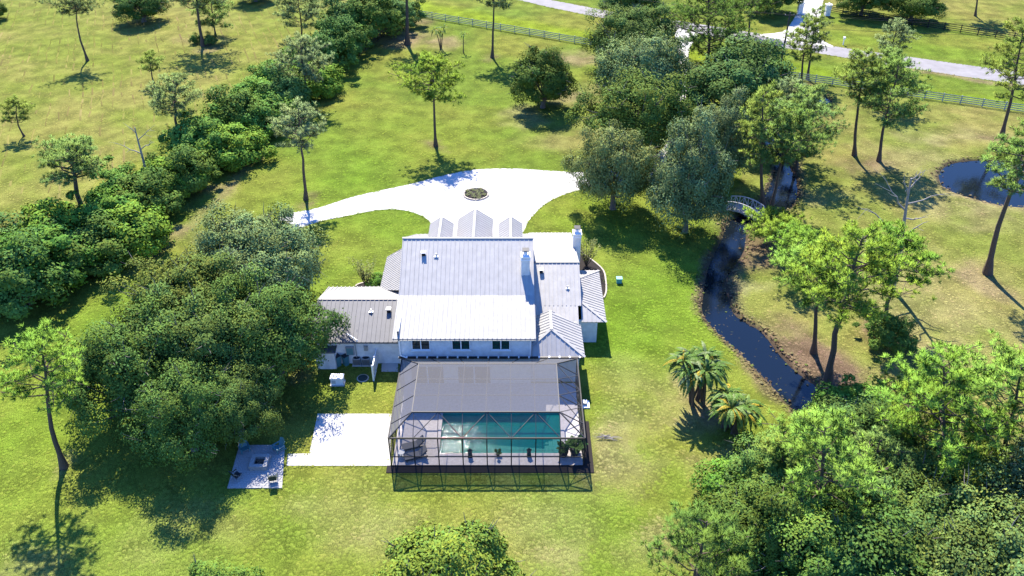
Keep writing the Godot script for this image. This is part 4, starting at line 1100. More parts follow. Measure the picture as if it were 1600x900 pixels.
# ---------------------------------------------------------------- furniture and yard things
func chaise(label: String, at: Vector3, turn: float) -> void:
	var o := thing("chaise_lounge", label, "lounge chair", at, turn, "chaise lounges by the pool")
	for s in [-0.33, 0.33]:
		var mb := Mb.new(); mb.bar(Vector3(s, 0.3, -0.95), Vector3(s, 0.3, 0.95), 0.05, 0.06); part("rail", mb, mats.dark_plastic, o)
		for z in [-0.8, 0.8]:
			mb = Mb.new(); mb.bar(Vector3(s, 0.06, z), Vector3(s, 0.29, z), 0.05, 0.05); part("leg", mb, mats.dark_plastic, o)
	var mb := Mb.new(); mb.box(Vector3(0, 0.37, 0.32), Vector3(0.68, 0.1, 1.25)); part("seat_cushion", mb, mats.grey_cushion, o)
	mb = Mb.new(); mb.box_at(Transform3D(Basis(Vector3.RIGHT, 0.75), Vector3(0, 0.62, -0.58)), Vector3(0.68, 0.1, 0.8)); part("back_cushion", mb, mats.grey_cushion, o)
	mb = Mb.new(); mb.box_at(Transform3D(Basis(Vector3.RIGHT, 0.75), Vector3(0, 0.565, -0.61)), Vector3(0.7, 0.04, 0.84)); part("back_frame", mb, mats.dark_plastic, o)

func fan_chair(label: String, at: Vector3, turn: float, m: Material, group: String) -> void:   # a garden chair with a fanned slat back
	var o := thing("garden_chair", label, "garden chair", at, turn, group)
	for k in 5:
		var a := (k - 2) * 0.1
		var h := 0.88 - absf(k - 2.0) * 0.07
		var mb := Mb.new(); mb.bar(Vector3((k - 2) * 0.115, 0.3, -0.2), Vector3((k - 2) * 0.15, 0.3 + h * 0.9, -0.2 - h * 0.42), 0.115, 0.025); part("back_slat", mb, m, o)
	for k in 5:
		var mb := Mb.new(); mb.bar(Vector3(-0.27, 0.33 + k * 0.022, -0.16 + k * 0.115), Vector3(0.27, 0.33 + k * 0.022, -0.16 + k * 0.115), 0.1, 0.025); part("seat_slat", mb, m, o)
	for s in [-1, 1]:
		var mb := Mb.new(); mb.box(Vector3(s * 0.36, 0.57, 0.0), Vector3(0.13, 0.03, 0.75)); part("armrest", mb, m, o)
		mb = Mb.new(); mb.bar(Vector3(s * 0.33, 0.1, 0.32), Vector3(s * 0.33, 0.56, 0.32), 0.07, 0.09); part("leg", mb, m, o)
		mb = Mb.new(); mb.bar(Vector3(s * 0.31, 0.1, -0.52), Vector3(s * 0.31, 0.42, 0.3), 0.04, 0.1); part("leg", mb, m, o)
		mb = Mb.new(); mb.bar(Vector3(s * 0.33, 0.1, -0.3), Vector3(s * 0.33, 0.56, -0.34), 0.06, 0.06); part("arm_support", mb, m, o)

func folding_chair(label: String, at: Vector3, turn: float, m: Material, group: String) -> void:
	var o := thing("camp_chair", label, "folding chair", at, turn, group)
	var mb := Mb.new(); mb.quad(Vector3(-0.3, 0.45, 0.28), Vector3(0.3, 0.45, 0.28), Vector3(0.28, 0.38, -0.22), Vector3(-0.28, 0.38, -0.22), Vector3.UP); mb.box(Vector3(0, 0.39, 0), Vector3(0.54, 0.02, 0.46)); part("seat", mb, m, o)
	mb = Mb.new(); mb.box_at(Transform3D(Basis(Vector3.RIGHT, -0.25), Vector3(0, 0.72, -0.32)), Vector3(0.56, 0.62, 0.03)); part("backrest", mb, m, o)
	for s in [-1, 1]:
		mb = Mb.new(); mb.bar(Vector3(s * 0.33, 0.1, -0.3), Vector3(s * 0.33, 0.6, 0.3), 0.03, 0.03); mb.bar(Vector3(s * 0.33, 0.1, 0.3), Vector3(s * 0.3, 0.98, -0.4), 0.03, 0.03); part("frame", mb, mats.grey_metal, o)
		mb = Mb.new(); mb.box(Vector3(s * 0.34, 0.62, 0.02), Vector3(0.08, 0.03, 0.55)); part("armrest", mb, m, o)

func make_yard() -> void:
	chaise("left grey cushioned chaise lounge beside the pool, nearer the house", Vector3(-8.15, 0, -49.35), -1.25)
	chaise("grey cushioned chaise lounge nearest the front corner of the pool cage", Vector3(-7.85, 0, -48.2), -1.25)
	var o := thing("patio_table", "small round white table beside the chaise lounges", "table", Vector3(-9.05, 0.06, -48.35))
	var mb := Mb.new(); mb.lathe(Vector3.ZERO, [Vector2(0.001, 0.5), Vector2(0.3, 0.5), Vector2(0.3, 0.46), Vector2(0.05, 0.45)], 16); part("table_top", mb, mats.white_paint, o)
	mb = Mb.new(); mb.lathe(Vector3.ZERO, [Vector2(0.04, 0.46), Vector2(0.04, 0.05), Vector2(0.2, 0.0)], 12); part("pedestal", mb, mats.white_paint, o)
	for a in [[Vector3(-3.43, 0, -48.32), "left black lantern on the front pool deck"], [Vector3(1.39, 0, -48.39), "right black lantern on the front pool deck"]]:
		o = thing("lantern", a[1], "lantern", a[0] + Vector3(0, 0.06, 0), 0.0, "black lanterns on the pool deck")
		mb = Mb.new(); mb.box(Vector3(0, 0.04, 0), Vector3(0.36, 0.08, 0.36)); part("base", mb, mats.dark_plastic, o)
		for sx in [-0.14, 0.14]:
			for sz in [-0.14, 0.14]:
				mb = Mb.new(); mb.box(Vector3(sx, 0.38, sz), Vector3(0.04, 0.6, 0.04)); part("post", mb, mats.dark_plastic, o)
		mb = Mb.new(); mb.lathe(Vector3(0, 0.68, 0), [Vector2(0.03, 0.2), Vector2(0.08, 0.13), Vector2(0.26, 0.0), Vector2(0.001, 0.0)], 4); part("cap", mb, mats.dark_plastic, o)
		mb = Mb.new(); mb.box(Vector3(0, 0.36, 0), Vector3(0.26, 0.54, 0.26)); part("glass", mb, mats.window_glass, o)
	# pots: body plus arching leaves
	for a in [[Vector3(-1.15, 0, -48.39), 0.16, 0.3, 0.45, 3, "small potted plant on the pool edge between the lanterns", 31], [Vector3(4.2, 0, -48.46), 0.42, 0.7, 0.8, 5, "round dark pot with a bushy plant in the cage corner", 32], [Vector3(5.15, 0, -48.61), 0.45, 0.8, 1.25, 8, "tall banana like plant in a dark pot at the cage corner", 33]]:
		rng.seed = a[6]
		o = thing("potted_plant", a[5], "potted plant", a[0] + Vector3(0, 0.06, 0))
		mb = Mb.new(); mb.lathe(Vector3.ZERO, [Vector2(a[1] * 0.7, 0), Vector2(a[1], a[2] * 0.6), Vector2(a[1] * 0.92, a[2]), Vector2(a[1] * 0.78, a[2] * 0.93), Vector2(0.001, a[2] * 0.9)], 14); part("pot", mb, mats.dark_plastic, o)
		for k in int(a[4] * 1.6):
			var lf := part("leaf", blade_mesh(a[3] * rng.randf_range(0.8, 1.15), 0.13 + a[3] * 0.08, rng.randf_range(0.3, 0.9), 0.25, Color(0.05, 0.1, 0.025), false), mats.plant_leaf, o)
			lf.position = Vector3(0, a[2] * 0.85, 0); lf.rotation = Vector3(0, k * 2.4, 0.35)
	# fire pit and chairs
	o = thing("fire_pit", "square grey stone fire pit in the middle of the patio", "fire pit", Vector3(-20.35, 0.1, -47.38))
	for j in 2:
		for k in 4:
			for i in 3:
				mb = Mb.new(); mb.box_at(Transform3D(Basis(Vector3.UP, k * PI / 2), Basis(Vector3.UP, k * PI / 2) * Vector3(-0.42 + i * 0.46 - (0.1 if j else 0.0), 0.115 + j * 0.2, 0.55)), Vector3(0.44, 0.19, 0.24)); part("block", mb, mats.block_stone, o)
	for k in 4:
		mb = Mb.new(); mb.box_at(Transform3D(Basis(Vector3.UP, k * PI / 2), Basis(Vector3.UP, k * PI / 2) * Vector3(-0.15, 0.46, 0.56)), Vector3(1.1, 0.08, 0.32)); part("cap_stone", mb, mats.block_stone, o)
	mb = Mb.new(); mb.box(Vector3(0, 0.09, 0), Vector3(0.9, 0.15, 0.9)); part("ash_bed", mb, mats.soot, o)
	rng.seed = 12
	for k in 5:
		mb = Mb.new(); mb.tube(PackedVector3Array([Vector3(rng.randf_range(-0.35, 0.35), 0.2, rng.randf_range(-0.35, 0.35)), Vector3(rng.randf_range(-0.35, 0.35), 0.3, rng.randf_range(-0.35, 0.35))]), PackedFloat32Array([0.06, 0.05]), 6); part("log", mb, mats.bark, o)
	fan_chair("teal garden chair at the left back corner of the patio", Vector3(-21.98, 0.1, -48.87), 0.55, mats.teal_plastic, "teal chairs behind the fire pit")
	fan_chair("teal garden chair at the right back corner of the patio", Vector3(-19.21, 0.1, -48.94), -0.8, mats.teal_plastic, "teal chairs behind the fire pit")
	folding_chair("dark folding chair at the front left of the fire pit", Vector3(-21.8, 0.1, -45.87), 2.5, mats.dark_plastic, "folding chairs before the fire pit")
	folding_chair("dark green folding chair at the front right of the fire pit", Vector3(-18.83, 0.1, -45.53), -2.9, mats.dark_green_fabric, "folding chairs before the fire pit")
	# utility yard beside the low wing
	o = thing("garden_shed", "small white lean-to shed at the end of the low wing", "shed", Vector3(-17.18, 0, -59.42) + Vector3(0, 0, -0.9))
	for a in [[Vector3(-0.87, 0, 0.85), Vector3(0.87, 0, 0.85), Vector3.BACK], [Vector3(0.87, 0, 0.85), Vector3(0.87, 0, -0.85), Vector3.RIGHT], [Vector3(-0.87, 0, 0.85), Vector3(-0.87, 0, -0.85), Vector3.LEFT], [Vector3(-0.87, 0, -0.85), Vector3(0.87, 0, -0.85), Vector3.FORWARD]]:
		lap_wall(o, a[0], a[1], 0.0, 1.95, a[2], mats.white_siding)
	roof(o, [Vector3(-1.0, 2.2, -0.9), Vector3(1.0, 2.2, -0.9), Vector3(1.0, 2.02, 1.0), Vector3(-1.0, 2.02, 1.0)], Vector3(0, 0, 1), mats.dull_roof_metal, 0.4)
	mb = Mb.new(); mb.box(Vector3(0.25, 1.0, 0.885), Vector3(0.05, 0.12, 0.04)); part("latch", mb, mats.dark_metal, o)
	o = thing("white_fence", "short white vinyl privacy fence standing out from the low wing", "fence", Vector3(-12.58, 0, -59.7))
	for z in [-1.9, -0.65, 0.65, 1.9]:
		mb = Mb.new(); mb.box(Vector3(z * -0.02, 0.9, z), Vector3(0.14, 1.8, 0.14)); part("post", mb, mats.white_vinyl, o)
		mb = Mb.new(); mb.lathe(Vector3(z * -0.02, 1.8, z), [Vector2(0.001, 0.1), Vector2(0.11, 0.02), Vector2(0.11, 0.0)], 4); part("post_cap", mb, mats.white_vinyl, o)
	for k in 16:
		var z := -1.8 + k * 0.24
		mb = Mb.new(); mb.box(Vector3(z * -0.02, 0.86, z), Vector3(0.03, 1.5, 0.21)); part("board", mb, mats.white_vinyl, o)
	for y in [0.15, 1.66]:
		mb = Mb.new(); mb.box(Vector3(0, y, 0), Vector3(0.09, 0.12, 3.75)); part("rail", mb, mats.white_vinyl, o)
	o = thing("generator", "white standby generator box on the lawn by the shed", "generator", Vector3(-15.83, 0, -57.44))
	mb = Mb.new(); mb.box(Vector3(0, 0.42, 0), Vector3(1.1, 0.7, 0.62)); part("body", mb, mats.white_paint, o)
	mb = Mb.new(); mb.box(Vector3(0, 0.81, 0), Vector3(1.2, 0.08, 0.72)); part("lid", mb, mats.white_paint, o)
	mb = Mb.new(); mb.box(Vector3(0, 0.04, 0), Vector3(1.3, 0.08, 0.85)); part("plinth", mb, mats.concrete, o)
	mb = Mb.new()
	for k in 5: mb.box(Vector3(-0.3, 0.25 + k * 0.08, 0.315), Vector3(0.36, 0.03, 0.02))
	part("louvre", mb, mats.grey_metal, o)
	for a in [[Vector3(-16.21, 0, -59.97), "dark teal bin nearest the shed wall", 0.55, 1.15], [Vector3(-15.5, 0, -60.07), "dark teal bin beside the wall cabinet", 0.5, 1.1]]:
		o = thing("rubbish_bin", a[1], "bin", a[0], 0.0, "dark bins beside the shed")
		mb = Mb.new(); mb.lathe(Vector3.ZERO, [Vector2(0.27, 0.0), Vector2(0.36, a[3] * 0.95), Vector2(0.38, a[3])], 4); part("body", mb, mats.teal_plastic, o)
		mb = Mb.new(); mb.lathe(Vector3(0, a[3], 0), [Vector2(0.001, 0.1), Vector2(0.3, 0.08), Vector2(0.4, 0.0)], 4); part("lid", mb, mats.dark_plastic, o)
	for a in [[Vector3(-14.46, 0, -60.25), "left dark air conditioning unit against the low wing wall"], [Vector3(-13.62, 0, -60.25), "grey air conditioning unit beside the white fence"]]:
		o = thing("condenser", a[1], "air conditioner", a[0], 0.0, "air conditioning units along the wall")
		mb = Mb.new(); mb.box(Vector3(0, 0.42, 0), Vector3(0.72, 0.74, 0.72)); part("body", mb, mats.grey_metal, o)
		mb = Mb.new()
		for k in 7: mb.box(Vector3(0, 0.14 + k * 0.09, 0.365), Vector3(0.66, 0.035, 0.02))
		part("grille", mb, mats.dark_metal, o)
		mb = Mb.new(); mb.lathe(Vector3(0, 0.79, 0), [Vector2(0.001, 0.06), Vector2(0.26, 0.04), Vector2(0.31, 0.0)], 16); part("fan_guard", mb, mats.dark_metal, o)
		mb = Mb.new(); mb.box(Vector3(0, 0.03, 0), Vector3(0.9, 0.06, 0.9)); part("pad", mb, mats.concrete, o)
	o = thing("wall_cabinet", "grey electrical cabinet on the low wing wall", "electrical box", Vector3(-15.0, 1.2, -60.2))
	mb = Mb.new(); mb.box(Vector3(0, 0.4, 0.04), Vector3(0.75, 0.9, 0.2)); part("body", mb, mats.grey_metal, o)
	mb = Mb.new(); mb.box(Vector3(0, 0.4, 0.15), Vector3(0.62, 0.76, 0.03)); part("door", mb, mats.teal_plastic, o)
	mb = Mb.new(); mb.bar(Vector3(0.55, -1.2, 0.02), Vector3(0.55, 1.5, 0.02), 0.07, 0.07); mb.box(Vector3(1.5, 0.7, 0.04), Vector3(0.35, 0.5, 0.16)); part("conduit", mb, mats.grey_metal, o)
	o = thing("drain_lid", "round dark green lid set in the lawn near the white fence", "lid", Vector3(-13.67, 0, -58.15))
	mb = Mb.new(); mb.lathe(Vector3.ZERO, [Vector2(0.001, 0.09), Vector2(0.4, 0.07), Vector2(0.44, 0.0)], 20); part("cover", mb, mats.dark_green_fabric, o)
	mb = Mb.new(); mb.lathe(Vector3.ZERO, [Vector2(0.46, 0.05), Vector2(0.54, 0.04), Vector2(0.56, 0.0)], 20); part("rim", mb, mats.rim_stone, o)
	o = thing("pipe_length", "white pipe lying on the grey roof of the low wing", "pipe", Vector3(-14.6, 3.05, -60.2))
	mb = Mb.new(); mb.tube(PackedVector3Array([Vector3(-0.55, 0.2, -0.4), Vector3(0.1, 0.06, 0.05), Vector3(0.45, -0.02, 0.3)]), PackedFloat32Array([0.06, 0.06, 0.06]), 8); part("tube", mb, mats.white_vinyl, o)
	mb = Mb.new(); mb.lathe(Vector3(0.42, -0.14, 0.28), [Vector2(0.08, 0.2), Vector2(0.08, 0.0)], 8); part("collar", mb, mats.white_vinyl, o)
	o = thing("utility_box", "small teal utility box alone on the side lawn", "utility box", Vector3(11.46, 0, -73.84))
	mb = Mb.new(); mb.box(Vector3(0, 0.26, 0), Vector3(0.56, 0.52, 0.5)); part("body", mb, mats.teal_box_paint, o)
	mb = Mb.new(); mb.box(Vector3(0, 0.55, 0), Vector3(0.64, 0.07, 0.58)); part("lid", mb, mats.teal_box_paint, o)
	o = thing("pump_pad", "white pad with a grey pool pump housing beside the cage", "pool pump", Vector3(6.43, 0, -54.54))
	mb = Mb.new(); mb.box(Vector3(0, 0.06, 0), Vector3(0.75, 0.14, 0.9)); part("pad", mb, mats.white_paint, o)
	mb = Mb.new(); mb.box(Vector3(-0.02, 0.25, -0.08), Vector3(0.36, 0.28, 0.5)); part("housing", mb, mats.grey_metal, o)
	# fallen branches on the lawn
	rng.seed = 5
	o = thing("brush_pile", "heap of bare fallen twigs on the lawn beside the cage", "branches", Vector3(8.07, 0, -50.52))
	for k in 14:
		mb = Mb.new()
		var a := rng.randf_range(-0.7, 0.7) + (PI if k % 2 else 0.0); var l := rng.randf_range(0.6, 1.5)
		var p := Vector3(rng.randf_range(-0.4, 0.4), 0.05 + rng.randf() * 0.1, rng.randf_range(-0.3, 0.3)); var d := Vector3(cos(a), 0.05, sin(a) * 0.7) * l
		mb.tube(PackedVector3Array([p, p + d * 0.5 + any_dir() * 0.08, p + d]), PackedFloat32Array([0.03, 0.022, 0.008]), 5); part("twig", mb, mats.dead_wood, o)
	# round planting bed in the drive
	o = thing("round_flower_bed", "round mulch bed with small plants in the middle of the drive", "flower bed", Vector3(-4.55, 0, -93.67))
	mb = Mb.new(); mb.lathe(Vector3.ZERO, [Vector2(0.001, 0.24), Vector2(0.8, 0.2), Vector2(1.4, 0.12), Vector2(1.45, 0.0)], 24); part("soil", mb, mats.mulch, o)
	rng.seed = 44
	for k in 22:
		var a := TAU * k / 22.0
		mb = Mb.new(); mb.box_at(Transform3D(Basis(Vector3.UP, -a), Vector3(cos(a) * 1.56, 0.1, sin(a) * 1.56)), Vector3(0.2, 0.14 + rng.randf() * 0.05, 0.38)); part("edging_stone", mb, mats.rim_stone, o)
	var bs := [blade_mesh(0.42, 0.07, 0.6, 0.0, Color(0.2, 0.2, 0.1), false), blade_mesh(0.45, 0.08, 0.75, 0.0, Color(0.16, 0.2, 0.06), false)]
	for k in 13:
		var a := k * 2.39996; var r := 1.35 * sqrt((k + 0.5) / 13.0)
		for j in 6:
			var lf := part("leaf", bs[(k + j) % 2], mats.plant_leaf, o)
			lf.position = Vector3(cos(a) * r, 0.14, sin(a) * r); lf.rotation = Vector3(0, j * 1.05 + k, 0.3)

# ---------------------------------------------------------------- fences, poles, bridge
func board_fence(called: String, label: String, pts: Array, spacing: float, h: float, boards: int, m: Material, board_h := 0.14) -> void:
	var o := thing(called, label, "fence", Vector3(pts[0].x, 0, pts[0].y))
	var at := Vector2.ZERO
	rng.seed = int(absf(pts[0].x) * 10) + 3
	for i in pts.size() - 1:
		var a: Vector2 = pts[i] - pts[0]; var b: Vector2 = pts[i + 1] - pts[0]
		var n := maxi(1, int(round(a.distance_to(b) / spacing)))
		for k in n + (1 if i == pts.size() - 2 else 0):
			var p := a.lerp(b, float(k) / n)
			var mb := Mb.new(); mb.bar(Vector3(p.x, -0.1, p.y), Vector3(p.x, h + 0.08 + rng.randf() * 0.05, p.y), 0.13, 0.13); part("post", mb, m, o)
			if k == n: break
			var q := a.lerp(b, float(k + 1) / n)
			var side := (q - p).normalized().orthogonal() * 0.085
			for j in boards:
				var y := h - 0.08 - j * (h - 0.3) / maxi(1, boards - 1)
				mb = Mb.new(); mb.bar(Vector3(p.x + side.x, y + rng.randf_range(-0.02, 0.02), p.y + side.y), Vector3(q.x + side.x, y + rng.randf_range(-0.02, 0.02), q.y + side.y), 0.03, board_h); part("rail", mb, m, o)

func utility_pole(label: String, base: Vector3, h: float, arm: bool) -> Node3D:
	var o := thing("utility_pole", label, "utility pole", base)
	var mb := Mb.new(); mb.tube(PackedVector3Array([Vector3(0, -0.2, 0), Vector3(0, h, 0)]), PackedFloat32Array([0.17, 0.12]), 9); part("pole", mb, mats.pole_wood, o)
	if arm:
		mb = Mb.new(); mb.box(Vector3(0, h - 0.5, -0.15), Vector3(1.6, 0.1, 0.1)); part("crossarm", mb, mats.pole_wood, o)
		for x in [-0.7, 0.0, 0.7]:
			mb = Mb.new(); mb.lathe(Vector3(x, h - 0.44, -0.15), [Vector2(0.001, 0.16), Vector2(0.05, 0.14), Vector2(0.05, 0.0)], 8); part("insulator", mb, mats.grey_metal, o)
	else:
		mb = Mb.new(); mb.lathe(Vector3(0.36, h * 0.55, 0.05), [Vector2(0.001, 0.85), Vector2(0.2, 0.8), Vector2(0.2, 0.0), Vector2(0.001, 0.0)], 10); part("transformer", mb, mats.grey_metal, o)
		mb = Mb.new(); mb.box(Vector3(0.18, h * 0.55 + 0.5, 0.03), Vector3(0.3, 0.06, 0.08)); part("bracket", mb, mats.grey_metal, o)
	return o

func wire(label: String, a: Vector3, b: Vector3, sag: float) -> void:
	var mb := Mb.new()
	var p := PackedVector3Array(); var r := PackedFloat32Array()
	for i in 25:
		var t := i / 24.0
		p.append(a.lerp(b, t) - Vector3(0, sag * 4.0 * t * (1.0 - t), 0) - a); r.append(0.022)
	mb.tube(p, r, 4, false)
	var o := part("power_line", mb, mats.wire_black)
	o.position = a
	describe(o, label, "power line", "wires along the lane")

func make_bridge() -> void:
	var a: Vector3 = Vector3(26.56, 0, -90.34); var b: Vector3 = Vector3(29.93, 0, -87.63)
	var o := thing("footbridge", "small arched pale footbridge with truss railings over the creek", "bridge", (a + b) * 0.5, -atan2(b.z - a.z, b.x - a.x))
	var l := a.distance_to(b) * 0.5; var hw := 0.95
	var y := func(x: float) -> float: return 0.12 + 0.45 * (1.0 - x * x / (l * l))
	var n := 26
	for k in n:
		var x := -l + (k + 0.5) * 2.0 * l / n
		var mb := Mb.new(); mb.box(Vector3(x, y.call(x), 0), Vector3(2.0 * l / n - 0.02, 0.05, hw * 2.0)); part("plank", mb, mats.bridge_timber, o)
	for s in [-1.0, 1.0]:
		var m := 8
		for k in m:
			var x0 := -l + k * 2.0 * l / m; var x1 := -l + (k + 1) * 2.0 * l / m
			var p0 := Vector3(x0, y.call(x0), s * hw); var p1 := Vector3(x1, y.call(x1), s * hw); var up := Vector3(0, 1.05, 0)
			var mb := Mb.new(); mb.bar(p0 - Vector3(0, 0.08, 0), p1 - Vector3(0, 0.08, 0), 0.1, 0.2); part("girder", mb, mats.pale_frame, o)
			mb = Mb.new(); mb.bar(p0 + up, p1 + up, 0.1, 0.1); part("handrail", mb, mats.pale_frame, o)
			mb = Mb.new(); mb.bar(p0 + (Vector3.ZERO if k % 2 == 0 else up * 0.98), p1 + (up * 0.98 if k % 2 == 0 else Vector3.ZERO), 0.06, 0.06); part("diagonal", mb, mats.pale_frame, o)
			mb = Mb.new(); mb.bar(p0, p0 + up * 1.06, 0.08, 0.08); part("post", mb, mats.pale_frame, o)
		var mb2 := Mb.new(); mb2.bar(Vector3(l, y.call(l), s * hw), Vector3(l, y.call(l) + 1.1, s * hw), 0.08, 0.08); part("post", mb2, mats.pale_frame, o)

func make_street() -> void:
	board_fence("green_fence", "long pale green board fence along the front of the lawn", [Vector2(-18.74, -169.49), Vector2(-4.98, -161.96), Vector2(6.04, -156.1), Vector2(17.17, -149.87)], 2.9, 1.25, 4, mats.green_fence_paint)
	board_fence("green_fence", "pale green board fence in front of the pines beside the lane", [Vector2(45.28, -134.88), Vector2(52.62, -131.65), Vector2(60.62, -127.72), Vector2(70.14, -123.7), Vector2(81.48, -118.65)], 2.9, 1.25, 4, mats.green_fence_paint)
	board_fence("black_fence", "black four rail fence across the lane beyond the verge", [Vector2(65.21, -173.03), Vector2(75.92, -165.24), Vector2(85.89, -159.18), Vector2(98.87, -151.3)], 2.9, 1.4, 4, mats.black_fence_paint, 0.12)
	board_fence("rail_fence", "brown rail fence running along the hedge to the front corner", [Vector2(-27.17, -145.71), Vector2(-24.2, -156.48), Vector2(-19.38, -169.49)], 2.6, 1.3, 3, mats.brown_rail_wood, 0.1)
	board_fence("rail_fence", "dark brown rail fence at the far edge of the field", [Vector2(-38.24, -179.51), Vector2(-32.11, -176.68), Vector2(-23.61, -172.58), Vector2(-18.74, -169.49)], 2.6, 1.3, 3, mats.brown_rail_wood, 0.12)
	for a in [[Vector3(58.65, 0, -171.69), "left white gate pillar of the driveway across the lane"], [Vector3(63.85, 0, -170.36), "right white gate pillar beside the black fence"]]:
		var o := thing("gate_pillar", a[1], "gate pillar", a[0], 0.0, "white gate pillars")
		var mb := Mb.new(); mb.box(Vector3(0, 1.05, 0), Vector3(0.95, 2.1, 0.95)); part("shaft", mb, mats.white_siding, o)
		mb = Mb.new(); mb.box(Vector3(0, 2.16, 0), Vector3(1.2, 0.14, 1.2)); part("cap", mb, mats.white_paint, o)
		mb = Mb.new(); mb.lathe(Vector3(0, 2.23, 0), [Vector2(0.001, 0.3), Vector2(0.75, 0.0)], 4); part("pyramid_top", mb, mats.white_paint, o)
	var o := thing("marker_post", "short white marker post beside the lane", "post", Vector3(61.09, 0, -152.02))
	var mb := Mb.new(); mb.box(Vector3(0, 0.6, 0), Vector3(0.16, 1.2, 0.16)); part("post", mb, mats.white_paint, o)
	mb = Mb.new(); mb.box(Vector3(0, 1.3, 0), Vector3(0.3, 0.35, 0.5)); part("head", mb, mats.white_paint, o)
	var p: Vector3 = Vector3(44.71, 0, -135.18)
	utility_pole("tall dark utility pole beside the lane with long shadow", p, 10.8, true)
	utility_pole("short utility pole with a grey transformer rising from the hedge", Vector3(-43.89, 0, -116.48), 5.4, false)
	wire("upper black power line crossing the lane towards the right", p + Vector3(-0.7, 10.4, -0.15), p + Vector3(75, 10.0, -4), 1.2)
	wire("middle black power line crossing the lane towards the right", p + Vector3(0.7, 10.4, -0.15), p + Vector3(75, 9.0, -2.5), 1.3)
	wire("lower black power line crossing the lane towards the right", p + Vector3(0, 8.6, 0.0), p + Vector3(75, 7.4, -3.5), 1.4)
	wire("power line running from the pole away to the left", p + Vector3(-0.7, 10.4, -0.15), p + Vector3(-70, 10.2, -42), 1.4)

